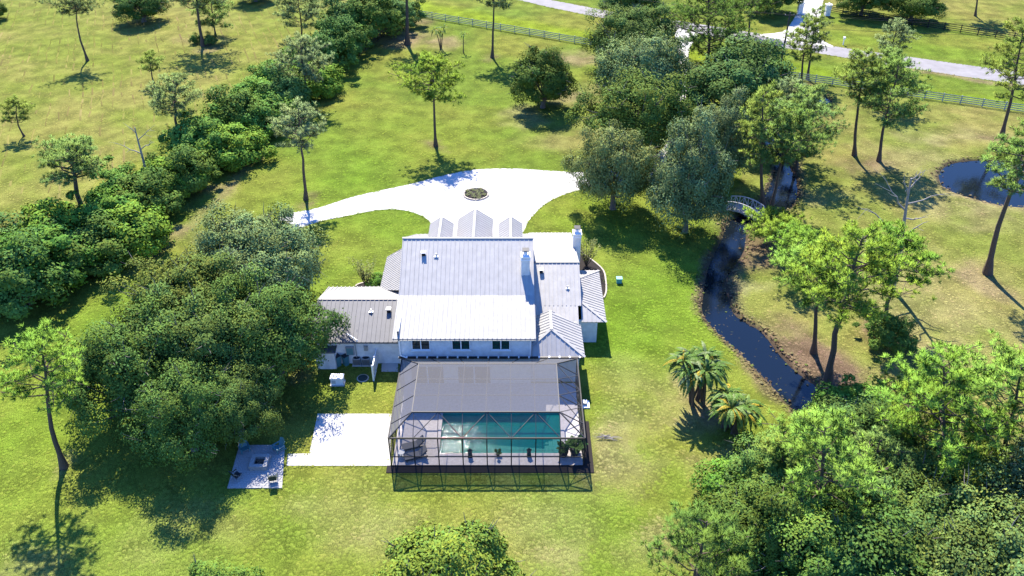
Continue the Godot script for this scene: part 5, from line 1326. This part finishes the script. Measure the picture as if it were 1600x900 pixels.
# ---------------------------------------------------------------- planting
func make_pines() -> void:
	var mid := Color(0.19, 0.28, 0.07); var bright := Color(0.195, 0.315, 0.05); var grey := Color(0.23, 0.29, 0.115); var dark := Color(0.13, 0.18, 0.06)
	# the front lawn and the hedge
	pine("tall bare stemmed pine at the left edge of the lawn, long shadow at its foot", Vector3(-36.19, 0, -47.19), Vector3(2.03, 12.98, 0), 6.4, 0.42, 1, 0.85, bright, "", 0.35)
	pine("slim pine beside the left end of the drive", Vector3(-25.86, 0, -92.32), Vector3(0.79, 12.05, 0), 6.8, 0.42, 2, 0.9, grey)
	pine("lone pine with a wide bright crown in the middle of the front lawn", Vector3(-10.75, 0, -108.16), Vector3(0.3, 12.28, 0), 8.4, 0.46, 3, 1.0, bright)
	pine("tall slender pine rising past the fence near the round shade tree", Vector3(-3.53, 0, -145.03), Vector3(0.61, 13.21, 0), 8.5, 0.34, 4, 0.8, grey)
	pine("grey green pine standing behind the hedge above the slim pine", Vector3(-32.05, 0, -122.66), Vector3(0.7, 10.42, 0), 8.4, 0.62, 5, 1.0, grey)
	pine("thick trunked pine at the hedge end by the brown fence", Vector3(-19.26, 0, -152.02), Vector3(0.71, 16.27, 0), 9.5, 0.45, 6, 1.0, grey, "", 0.3, 1.4)
	pine("bushy pine on the field side of the hedge near the top", Vector3(-39.37, 0, -154.97), Vector3(0.37, 9.11, 0), 9.8, 0.75, 7, 1.0, grey)
	pine("thin sparse pine alone in the upper field, crown cut by the frame", Vector3(-74.7, 0, -143.37), Vector3(0.46, 10.92, 0), 9.0, 0.25, 8, 0.55, dark, "", 0.3)
	pine("small young pine in the field above the snag", Vector3(-59.04, 0, -132.23), Vector3(0.4, 5.05, 0), 3.8, 0.6, 9, 0.9, mid)
	pine("crooked pine with a thick trunk leaning from the hedge", Vector3(-45.54, 0, -106.49), Vector3(0.22, 10.18, 0), 7.4, 0.5, 10, 0.85, grey, "", 0.7, 1.35)
	pine("flat topped pine with a massive twisted trunk in the hedge", Vector3(-49.39, 0, -83.87), Vector3(0.63, 11.23, 0), 8.0, 0.36, 11, 0.95, mid, "", 0.7, 1.9)
	pine("small leaning pine at the left edge of the field", Vector3(-70.42, 0, -111.42), Vector3(0.15, 5.34, 0), 4.4, 0.6, 12, 0.95, mid)
	pine("pine with a stout trunk above its round shadow in the upper field", Vector3(-56.73, 0, -151.3), Vector3(1.11, 13.78, 0), 11.0, 0.5, 13, 1.0, grey, "", 0.3, 1.3)
	pine("slimmer pine just right of the stout pine in the upper field", Vector3(-56.24, 0, -157.25), Vector3(0.52, 7.82, 0), 7.5, 0.8, 14, 1.0, mid)
	# right of the drive
	pine("pine with two tier crown near the utility pole", Vector3(47.74, 0, -132.23), Vector3(-0.99, 10.19, 0), 6.6, 0.65, 15, 1.0, mid)
	pine("pale pine close to the driveway gate", Vector3(49.39, 0, -134.29), Vector3(-0.81, 11.6, 0), 5.6, 0.6, 16, 0.95, grey)
	pine("pale pine standing at the edge of the lane", Vector3(64.69, 0, -139.18), Vector3(-0.53, 7.89, 0), 6.4, 0.62, 17, 1.0, grey)
	pine("tall pine left in the trio before the green fence", Vector3(47.28, 0, -105.05), Vector3(-2.02, 13.95, 0), 7.4, 0.38, 18, 1.0, mid)
	pine("tall pine with spreading tiers right in the trio before the green fence", Vector3(49.99, 0, -103.25), Vector3(-0.99, 13.41, 0), 9.6, 0.58, 19, 1.0, mid)
	pine("pine at the back of the trio before the green fence", Vector3(57.03, 0, -123.18), Vector3(0.39, 8.12, 0), 7.0, 0.5, 20, 1.0, mid)
	pine("tall pine at the right edge beyond the pond", Vector3(70.49, 0, -110.98), Vector3(-2.21, 16.08, 0), 8.6, 0.62, 21, 1.0, mid, "", 0.3)
	pine("tall leaning pine below the pond, shadow running off the frame", Vector3(51.73, 0, -75.45), Vector3(-0.94, 17.28, 0), 7.6, 0.42, 22, 1.0, mid, "", 0.3, 1.2)
	pine("pine by the upper creek bend", Vector3(38.02, 0, -100.72), Vector3(-0.57, 10.48, 0), 8.8, 0.6, 23, 1.0, mid)
	pine("left pine of the pair at the end of the footbridge", Vector3(31.19, 0, -90.83), Vector3(-2.65, 14.21, 0), 7.6, 0.6, 24, 1.0, mid, "pines at the footbridge")
	pine("right pine of the pair at the end of the footbridge", Vector3(32.1, 0, -90.34), Vector3(0.22, 12.09, 0), 7.8, 0.5, 25, 1.0, mid, "pines at the footbridge")
	pine("young pine behind the pair, beside the upper creek", Vector3(38.27, 0, -106.69), Vector3(-0.97, 9.74, 0), 6.4, 0.55, 26, 1.0, grey)
	pine("low bright pine over the creek bank right of the footbridge", Vector3(28.67, 0, -81.02), Vector3(1, 3.37, 0), 6.6, 0.5, 27, 1.0, bright, "", 0.4)
	pine("low pine leaning over its own shadow near the footbridge", Vector3(30.28, 0, -75.2), Vector3(-0.1, 5.48, 0), 6.2, 0.5, 28, 0.9, bright, "", 0.5)
	pine("broad bright pine on the creek bank, left of three", Vector3(28.73, 0, -61.87), Vector3(-1.48, 10.76, 0), 7.8, 0.42, 29, 1.0, bright, "", 0.4, 1.2)
	pine("broad bright pine on the pine straw, middle of three", Vector3(28.81, 0, -57.62), Vector3(-0.74, 15.65, 0), 9.2, 0.5, 30, 1.0, bright, "", 0.5, 1.2)
	pine("broad bright pine above the dark shrub, right of three", Vector3(37.06, 0, -66.43), Vector3(-0.69, 10.26, 0), 7.4, 0.5, 31, 1.0, bright, "", 0.4, 1.2)
	# the wood in the lower corner
	pine("bright pine at the middle of the lower wood", Vector3(22.28, 0, -39.63), Vector3(-1.8, 11.71, 0), 7.4, 0.6, 32, 1.0, bright)
	pine("bright pine crowning the wood edge near the creek end", Vector3(20.25, 0, -42.6), Vector3(-0.76, 7.46, 0), 4.8, 0.8, 33, 1.0, mid)
	pine("large bright pine at the upper edge of the lower wood", Vector3(32.96, 0, -44.18), Vector3(-2.94, 12.94, 0), 8.8, 0.62, 34, 1.0, bright)
	pine("large bright pine at the right edge of the lower wood", Vector3(37.75, 0, -44.5), Vector3(-2.43, 13.41, 0), 9.2, 0.62, 35, 1.0, bright)
	pine("bright pine between the two large pines of the wood", Vector3(32.33, 0, -47.89), Vector3(-1.26, 8.25, 0), 6.4, 0.6, 36, 1.0, bright)
	pine("round pale pine at the bottom edge of the lawn", Vector3(12.06, 0, -32.4), Vector3(-0.92, 11.31, 0), 7.0, 0.7, 37, 1.0, Color(0.13, 0.2, 0.045))
	pine("pine rising in front of the right edge pines in the wood", Vector3(26.84, 0, -42.6), Vector3(-0.79, 7.46, 0), 5.2, 0.7, 38, 1.0, mid)

func make_broadleaves() -> void:
	var oakc := Color(0.115, 0.16, 0.042); var greyc := Color(0.19, 0.235, 0.095); var deep := Color(0.085, 0.14, 0.034); var lime := Color(0.12, 0.19, 0.04)
	var oak_a := broadleaf(1, 5.78, 9.66, 2.2, 120, 444, 0.25, oakc, false, 0.3)
	var oak_b := broadleaf(2, 5.39, 9.20, 2.2, 110, 444, 0.24, Color(0.105, 0.165, 0.04), false, 0.36)
	var oak_g := broadleaf(3, 5.54, 9.02, 2.4, 120, 444, 0.23, greyc, false, 0.26, 0.2)
	var oak_d := broadleaf(4, 4.62, 8.74, 1.6, 90, 491, 0.27, deep, false, 0.26)
	var moss := broadleaf(5, 4.77, 11.96, 1.6, 120, 444, 0.23, Color(0.15, 0.19, 0.072), false, 0.34, 0.55)
	var round_tree := broadleaf(6, 3.54, 7.73, 0.9, 80, 444, 0.22, deep, false, 0.14)
	var fresh := broadleaf(7, 3.85, 8.28, 1.5, 80, 468, 0.23, lime, false, 0.34)
	# left group of spreading oaks
	leafy("oak_tree", "grey green live oak leaning over the low wing roof", "oak", oak_g, Vector3(-25.35, 0, -69.5), Vector3(1.0, 1.02, 1.0), 0.4)
	leafy("oak_tree", "grey green live oak nearest the left end of the drive", "oak", oak_g, Vector3(-27.64, 0, -72.51), Vector3(0.8, 0.86, 0.8), 2.1)
	leafy("oak_tree", "broad live oak between the hedge and the house", "oak", oak_a, Vector3(-30.26, 0, -63.45), Vector3(0.9, 0.9, 0.9), 1.2)
	leafy("oak_tree", "dark live oak beside the white shed", "oak", oak_b, Vector3(-21.35, 0, -58.69), Vector3(0.85, 0.95, 0.85), 0.2)
	leafy("oak_tree", "live oak at the heart of the left group", "oak", oak_a, Vector3(-27.07, 0, -56.48), Vector3(0.9, 0.95, 0.9), 3.6)
	leafy("oak_tree", "live oak on the open lawn side of the left group", "oak", oak_b, Vector3(-32.05, 0, -53.56), Vector3(0.85, 0.92, 0.85), 4.4)
	leafy("oak_tree", "lower live oak hanging over the shaded lawn by the patio", "oak", oak_b, Vector3(-26.22, 0, -49.19), Vector3(0.68, 0.8, 0.68), 2.6)
	leafy("oak_tree", "low spreading live oak just behind the fire pit patio", "oak", oak_a, Vector3(-22.87, 0, -51.13), Vector3(0.55, 0.62, 0.55), 5.2)
	# trees along the drive
	leafy("oak_tree", "grey shade tree with a bare leg beside the bend of the drive", "oak", oak_g, Vector3(12.38, 0, -90.01), Vector3(0.78, 1.05, 0.78), 1.0)
	leafy("oak_tree", "tall mossy oak drooping over the creek and the drive", "oak", moss, Vector3(20.34, 0, -84.45), Vector3(0.8, 1.1, 0.9), 0.3)
	leafy("oak_tree", "mossy oak behind the drooping one, beside the drive", "oak", moss, Vector3(27, 0, -97.92), Vector3(0.75, 0.85, 0.75), 2.3)
	leafy("oak_tree", "large live oak in the middle of the drive side trees", "oak", oak_b, Vector3(16.87, 0, -105.66), Vector3(1.2, 1.1, 1.1), 2.9)
	leafy("oak_tree", "greyish oak overhanging the drive halfway along", "oak", oak_g, Vector3(19.78, 0, -121.64), Vector3(1.15, 1.15, 1.1), 4.0)
	leafy("oak_tree", "oak beside the green fence where the drive meets the lane", "oak", oak_a, Vector3(20.5, 0, -140.45), Vector3(1.15, 1.0, 1.05), 0.8)
	leafy("magnolia_tree", "dark glossy tree right of the drive near the utility pole", "tree", oak_d, Vector3(32.63, 0, -114.83), Vector3(1.6, 1.25, 1.45), 1.9)
	leafy("shade_tree", "single round dense shade tree on the front lawn", "tree", round_tree, Vector3(4.76, 0, -122.15), Vector3(1.16, 1.12, 1.16), 0.5)
	pine("wide bright crowned pine over the drive entrance", Vector3(34.17, 0, -142.38), Vector3(-1.3, 12.23, 0), 16.5, 0.85, 41, 1.0, Color(0.1, 0.17, 0.03), "", 0.5, 1.4)
	pine("bright pine behind the wide crowned one at the top edge", Vector3(44.76, 0, -156.48), Vector3(-0.82, 10.87, 0), 11.0, 0.6, 42, 1.0, Color(0.1, 0.165, 0.035))
	leafy("roadside_tree", "dark tree hanging over the lane at the top edge", "tree", oak_d, Vector3(23.91, 0, -169.49), Vector3(1.1, 0.8, 1.1), 3.0)
	leafy("roadside_tree", "dark tree left of the driveway gate across the lane", "tree", oak_d, Vector3(53.02, 0, -172.13), Vector3(1.0, 0.85, 1.0), 1.5)
	leafy("roadside_tree", "broad dark tree behind the black fence near the gate", "tree", oak_d, Vector3(70.73, 0, -170.36), Vector3(1.05, 0.8, 0.9), 0.9)
	leafy("roadside_tree", "broad dark tree behind the black fence farther right", "tree", oak_d, Vector3(79.37, 0, -166.92), Vector3(1.1, 0.75, 0.95), 5.1)
	pine("pine standing alone beyond the black fence", Vector3(93.76, 0, -169.93), Vector3(-2.57, 10.52, 0), 8.5, 0.4, 43, 1.0, Color(0.08, 0.14, 0.03))
	# lower wood and bottom edge
	leafy("leafy_tree", "bright leafy tree at the bottom edge below the pool", "tree", fresh, Vector3(-4.17, 0, -31.39), Vector3(1.12, 1.0, 1.05), 0.6)
	leafy("leafy_tree", "small leafy tree top at the bottom edge left of centre", "tree", fresh, Vector3(-18.1, 0, -31.25), Vector3(0.62, 0.8, 0.62), 2.2)
	leafy("leafy_tree", "dense green tree at the end of the creek", "tree", fresh, Vector3(19.6, 0, -42.91), Vector3(0.8, 0.72, 0.8), 3.1)
	leafy("leafy_tree", "dense green tree right of the creek end", "tree", oak_d, Vector3(27.29, 0, -46.85), Vector3(0.75, 0.72, 0.75), 0.7)
	leafy("leafy_tree", "dark green tree on the lawn side of the lower wood", "tree", oak_d, Vector3(16.73, 0, -37.95), Vector3(0.72, 0.75, 0.72), 1.3)
	leafy("leafy_tree", "green tree under the middle bright pine", "tree", fresh, Vector3(19.66, 0, -35.32), Vector3(0.9, 0.8, 0.9), 4.3)
	leafy("leafy_tree", "dark tree below the middle bright pine at the frame edge", "tree", oak_d, Vector3(22.91, 0, -33.83), Vector3(1.0, 0.75, 1.0), 2.9)
	leafy("leafy_tree", "grey oak like tree near the bottom right corner", "tree", oak_a, Vector3(28, 0, -36.87), Vector3(0.85, 0.75, 0.85), 3.7)
	leafy("leafy_tree", "grey oak like tree filling the bottom right corner", "tree", oak_a, Vector3(31.56, 0, -33.83), Vector3(0.9, 0.85, 0.9), 5.3)
	leafy("leafy_tree", "grey oak like tree at the right edge under the pines", "tree", moss, Vector3(37.52, 0, -39.63), Vector3(0.8, 0.75, 0.8), 0.2)
	leafy("leafy_tree", "green understorey tree between the bright pines of the wood", "tree", oak_b, Vector3(29.27, 0, -42.6), Vector3(0.68, 0.6, 0.68), 1.1)
	leafy("leafy_tree", "green understorey tree below the right edge pines", "tree", fresh, Vector3(34.92, 0, -43.22), Vector3(0.85, 0.6, 0.85), 2.0)
	# the hedge along the field
	var sh := [broadleaf(11, 3.3, 5.2, 0.25, 60, 247, 0.31, Color(0.115, 0.21, 0.036), true, 0.4), broadleaf(12, 3.6, 4.6, 0.2, 64, 247, 0.32, Color(0.13, 0.235, 0.038), true, 0.42), broadleaf(13, 3.0, 5.6, 0.25, 56, 247, 0.28, Color(0.095, 0.165, 0.04), true, 0.36)]
	var hedge := [[-30, 470, 1.35, "leftmost dark hedge shrub at the frame edge"], [45, 478, 1.2, "hedge shrub at the left edge facing the lawn"], [30, 420, 1.2, "hedge shrub at the left edge on the field side"], [85, 440, 1.15, "hedge shrub left of the massive twisted pine"], [95, 390, 1.05, "field side hedge shrub left of the massive twisted pine"], [150, 420, 1.15, "hedge shrub at the foot of the massive twisted pine"], [180, 372, 1.0, "field side hedge shrub right of the massive twisted pine"], [205, 388, 1.05, "hedge shrub casting shade where the lawn bulges towards the field"],
		[235, 335, 1.1, "hedge shrub in front of the bare snag"], [195, 318, 0.85, "field side hedge shrub left of the bare snag"], [265, 300, 1.0, "hedge shrub right of the bare snag"], [300, 295, 1.05, "hedge shrub below the crooked pine facing the lawn"], [318, 248, 1.1, "hedge shrub right of the crooked pine"], [362, 250, 1.1, "hedge shrub facing the lawn below the short utility pole"], [372, 212, 1.15, "hedge shrub beside the short utility pole"], [412, 205, 1.0, "hedge shrub left of the slim pine crown"], [405, 172, 1.05, "field side hedge shrub above the short utility pole"],
		[452, 178, 1.05, "hedge shrub under the grey green pine"], [440, 138, 1.05, "field side hedge shrub left of the grey green pine"], [495, 146, 1.0, "hedge shrub right of the grey green pine"], [515, 112, 1.25, "tall hedge shrub by the brown rail fence"], [490, 100, 1.1, "field side hedge shrub below the bushy pine"], [545, 88, 1.2, "rounded dark hedge shrub left of the brown rail fence"], [585, 60, 1.5, "large dark rounded shrub near the hedge end"], [622, 42, 1.3, "last hedge shrub behind the thick trunked pine"], [540, 60, 1.2, "field side hedge shrub near the far brown fence"]]
	var places := [Vector3(-55.13, 0, -70.41), Vector3(-49.71, 0, -69.5), Vector3(-54.1, 0, -76.47), Vector3(-49.1, 0, -73.96), Vector3(-51.32, 0, -80.46), Vector3(-45.67, 0, -76.47), Vector3(-46.13, 0, -83), Vector3(-43.42, 0, -80.74), Vector3(-44.03, 0, -88.57), Vector3(-48.2, 0, -91.32), Vector3(-43.66, 0, -94.36), Vector3(-41.08, 0, -95.23), Vector3(-42.29, 0, -104.04), Vector3(-38.32, 0, -103.64), Vector3(-39.62, 0, -111.64), Vector3(-36.3, 0, -113.22), Vector3(-38.94, 0, -121.13), Vector3(-33.97, 0, -119.63), Vector3(-37.56, 0, -130.23), Vector3(-31.39, 0, -127.99), Vector3(-31.13, 0, -137.93), Vector3(-34.61, 0, -141.73), Vector3(-29.11, 0, -145.71), Vector3(-25.91, 0, -155.72), Vector3(-22.25, 0, -162.77), Vector3(-31.33, 0, -155.72)]
	for i in hedge.size():
		var h: Array = hedge[i]
		leafy("hedge_shrub", h[3], "shrub", sh[i % 3] if h[2] < 1.2 else sh[2], places[i], Vector3(h[2] * 1.08, h[2] * (0.9 + 0.15 * sin(i * 2.3)), h[2] * 1.08), i * 1.7, "shrubs of the overgrown hedge")
	leafy("field_shrub", "big round dark bush at the top of the field", "shrub", round_tree, Vector3(-73.06, 0, -166.08), Vector3(1.25, 0.85, 1.2), 1.0)
	leafy("field_shrub", "dark bush cut by the left frame edge in the upper field", "shrub", round_tree, Vector3(-103.03, 0, -167.77), Vector3(0.6, 0.5, 0.6), 2.0)
	leafy("field_shrub", "dark bush at the top edge right of the stout pine", "shrub", round_tree, Vector3(-54.48, 0, -180.47), Vector3(1.0, 0.8, 1.0), 3.0)
	for a in [[Vector3(-58.6, 0, -152.75), 0.3], [Vector3(-55.65, 0, -152.02), 0.36]]:
		leafy("field_shrub", "small shrub left of the stout pine trunk" if a[1] < 0.33 else "small shrub right of the stout pine trunk", "shrub", sh[2], a[0], Vector3.ONE * a[1], a[1] * 9.0)
	leafy("dark_shrub", "round dark shrub at the foot of the right bright pine", "shrub", sh[2], Vector3(36.16, 0, -63.15), Vector3(0.72, 0.55, 0.72), 0.4)
	leafy("bank_shrub", "shrub on the creek bank left of the bright pines", "shrub", sh[0], Vector3(29.27, 0, -52.76), Vector3(0.75, 0.6, 0.75), 0.9)
	leafy("bank_shrub", "shrub at the creek end beside the pine straw", "shrub", sh[1], Vector3(25.65, 0, -49.92), Vector3(0.6, 0.55, 0.6), 1.9)
	leafy("bank_shrub", "shrub at the lawn edge of the lower wood", "shrub", sh[1], Vector3(16.89, 0, -43.99), Vector3(0.65, 0.6, 0.65), 2.9)
	leafy("drive_shrub", "dark shrub on the lawn side of the drive trees", "shrub", sh[2], Vector3(15.8, 0, -133.99), Vector3(0.6, 0.5, 0.6), 3.9)
	leafy("bed_shrub", "small bright green shrub against the skirt roof corner", "shrub", sh[1], Vector3(-14.04, 0, -73.11), Vector3(0.3, 0.26, 0.3), 0.3)
	# sparse upright shrubs in the beds
	for a in [[Vector3(-15.53, 0, -73.11), 3.6, "sparse upright shrub in the bed left of the house", 61], [Vector3(8.19, 0, -76.99), 3.4, "sparse upright shrub in the bed right of the house", 62]]:
		rng.seed = a[3]
		var o := thing("sparse_shrub", a[2], "shrub", a[0])
		var tk := Mb.new(); var lf := Mb.new()
		for k in 22:
			var d: Vector3 = Vector3(rng.randf_range(-0.42, 0.42), 1.0, rng.randf_range(-0.42, 0.42)) * a[1] * rng.randf_range(0.6, 1.05)
			tk.tube(PackedVector3Array([Vector3(0, -0.1, 0) + d * 0.02, d * 0.5 + any_dir() * 0.1, d]), PackedFloat32Array([0.03, 0.02, 0.008]), 4, false)
			for j in 34:
				lf.tint = tone(Color(0.13, 0.15, 0.05), 0.3)
				lf.leaf(d * rng.randf_range(0.35, 1.05) + any_dir() * 0.2, (any_dir() + Vector3.UP).normalized(), 0.2, 0.1, rng.randf(), rng.randf(), Vector3.UP)
		part("stems", tk, mats.bark, o); part("foliage", lf, mats.leaf, o)
	# big leaved plants by the creek and two small palms
	rng.seed = 91
	var c1 := []; var c2 := []
	for k in 12: c1.append([Vector3(rng.randf_range(-0.7, 0.7), 0, rng.randf_range(-0.5, 0.5)), rng.randf_range(2.8, 4.6), Vector3(rng.randf_range(-1.3, 1.3), 0, rng.randf_range(-0.9, 0.9))])
	for k in 11: c2.append([Vector3(rng.randf_range(-0.6, 0.6), 0, rng.randf_range(-0.5, 0.5)), rng.randf_range(1.6, 3.2), Vector3(rng.randf_range(-1.2, 1.2), 0, rng.randf_range(-0.8, 0.8))])
	var b1 := blade_plant("banana_clump", "tall clump of big arching leaves on the creek lawn", "plant", Vector3(16.33, 0, -54.79), c1, 20, 2.0, 0.15, 92, mats.bark)
	var b2 := blade_plant("banana_clump", "lower clump of big yellowing leaves beside the creek wood", "plant", Vector3(18.49, 0, -51.43), c2, 20, 2.0, 0.15, 93, mats.bark)
	b1.scale = Vector3.ONE * 1.1; b2.scale = Vector3.ONE * 1.08
	blade_plant("small_palm", "small branching palm near the green fence", "palm", Vector3(-13.08, 0, -149.87), [[Vector3.ZERO, 3.4, Vector3(-0.7, 0, 0)], [Vector3(0.2, 0, 0), 3.8, Vector3(0.6, 0, 0.2)], [Vector3(0.1, 0, 0.2), 3.0, Vector3(0, 0, 0.5)]], 12, 1.5, 0.12, 94, mats.bark)
	blade_plant("small_palm", "smaller single stemmed palm near the green fence", "palm", Vector3(-8.77, 0, -147.77), [[Vector3.ZERO, 3.3, Vector3(0.1, 0, 0)]], 10, 1.3, 0.11, 95, mats.bark)
	# leafless trees
	bare_tree("pale dead tree with forked branches on the right lawn", Vector3(40.25, 0, -72.51), Vector3(-1.31, 12.97, 0), [[0.55, Vector3(-5.2, 3.0, 0.5)], [0.5, Vector3(1.8, 2.2, 0.6)], [0.72, Vector3(-3.2, 3.6, -0.6)], [0.78, Vector3(3.6, 1.6, 0.4)], [0.85, Vector3(-1.2, 2.4, 0.3)], [0.9, Vector3(1.3, 2.0, -0.4)], [0.4, Vector3(-5.6, 1.6, 0.8)], [0.65, Vector3(2.0, 0.4, 0.5)], [0.97, Vector3(0.9, 1.5, 0.3)]], 0.26, 71, mats.dead_wood)
	bare_tree("bare snag with a few forked limbs in the hedge", Vector3(-46.27, 0, -94.36), Vector3(0.45, 8.75, 0), [[0.6, Vector3(-3.0, 1.6, 0.3)], [0.66, Vector3(2.2, 1.3, 0.4)], [0.8, Vector3(2.4, 2.0, -0.2)], [0.9, Vector3(-1.2, 1.6, 0.2)]], 0.2, 72, mats.dead_wood)
	bare_tree("low dead branches standing beside the dark shrub", Vector3(37.51, 0, -62.95), Vector3(0.8, 2.4, 0), [[0.4, Vector3(1.3, 1.2, 0.3)], [0.6, Vector3(-1.0, 1.3, 0.2)], [0.8, Vector3(1.1, 1.2, -0.2)]], 0.09, 73, mats.bark)

func _ready() -> void:
	var cam := Camera3D.new(); cam.name = "camera"
	cam.position = Vector3(0, 50, 0)
	cam.rotation_degrees = Vector3(-34.5, 0, 0)
	cam.fov = rad_to_deg(2.0 * atan(450.0 / 1300.0))
	cam.near = 0.5; cam.far = 6000.0
	add_child(cam, true); cam.current = true
	var we := WorldEnvironment.new(); we.name = "environment"
	var env := Environment.new()
	env.background_mode = Environment.BG_SKY
	var sm := ProceduralSkyMaterial.new()
	sm.sky_top_color = Color(0.25, 0.45, 0.8); sm.sky_horizon_color = Color(0.58, 0.75, 0.92); sm.sky_curve = 0.16
	sm.ground_bottom_color = Color(0.16, 0.2, 0.08); sm.ground_horizon_color = Color(0.55, 0.65, 0.7)
	sm.sky_energy_multiplier = 0.95
	var sky := Sky.new(); sky.sky_material = sm
	env.sky = sky
	env.ambient_light_source = Environment.AMBIENT_SOURCE_SKY
	env.tonemap_mode = Environment.TONE_MAPPER_LINEAR
	env.tonemap_exposure = 2.75
	env.sdfgi_enabled = true; env.ssao_enabled = true; env.ssil_enabled = true
	we.environment = env
	add_child(we, true)
	var sun := DirectionalLight3D.new(); sun.name = "sun"
	sun.light_color = Color(1.0, 0.965, 0.9); sun.light_energy = 1.55; sun.light_angular_distance = 0.5; sun.shadow_enabled = true
	var az := deg_to_rad(-11.0); var el := deg_to_rad(50.0)
	var towards := Vector3(sin(az) * cos(el), sin(el), -cos(az) * cos(el))
	sun.look_at_from_position(towards * 100.0, Vector3.ZERO, Vector3.UP)
	add_child(sun, true)
	make_materials()
	make_ground()
	make_paving()
	make_grass()
	make_house()
	make_pool()
	make_cage()
	make_street()
	make_bridge()
	make_pines()
	make_broadleaves()
	make_yard()
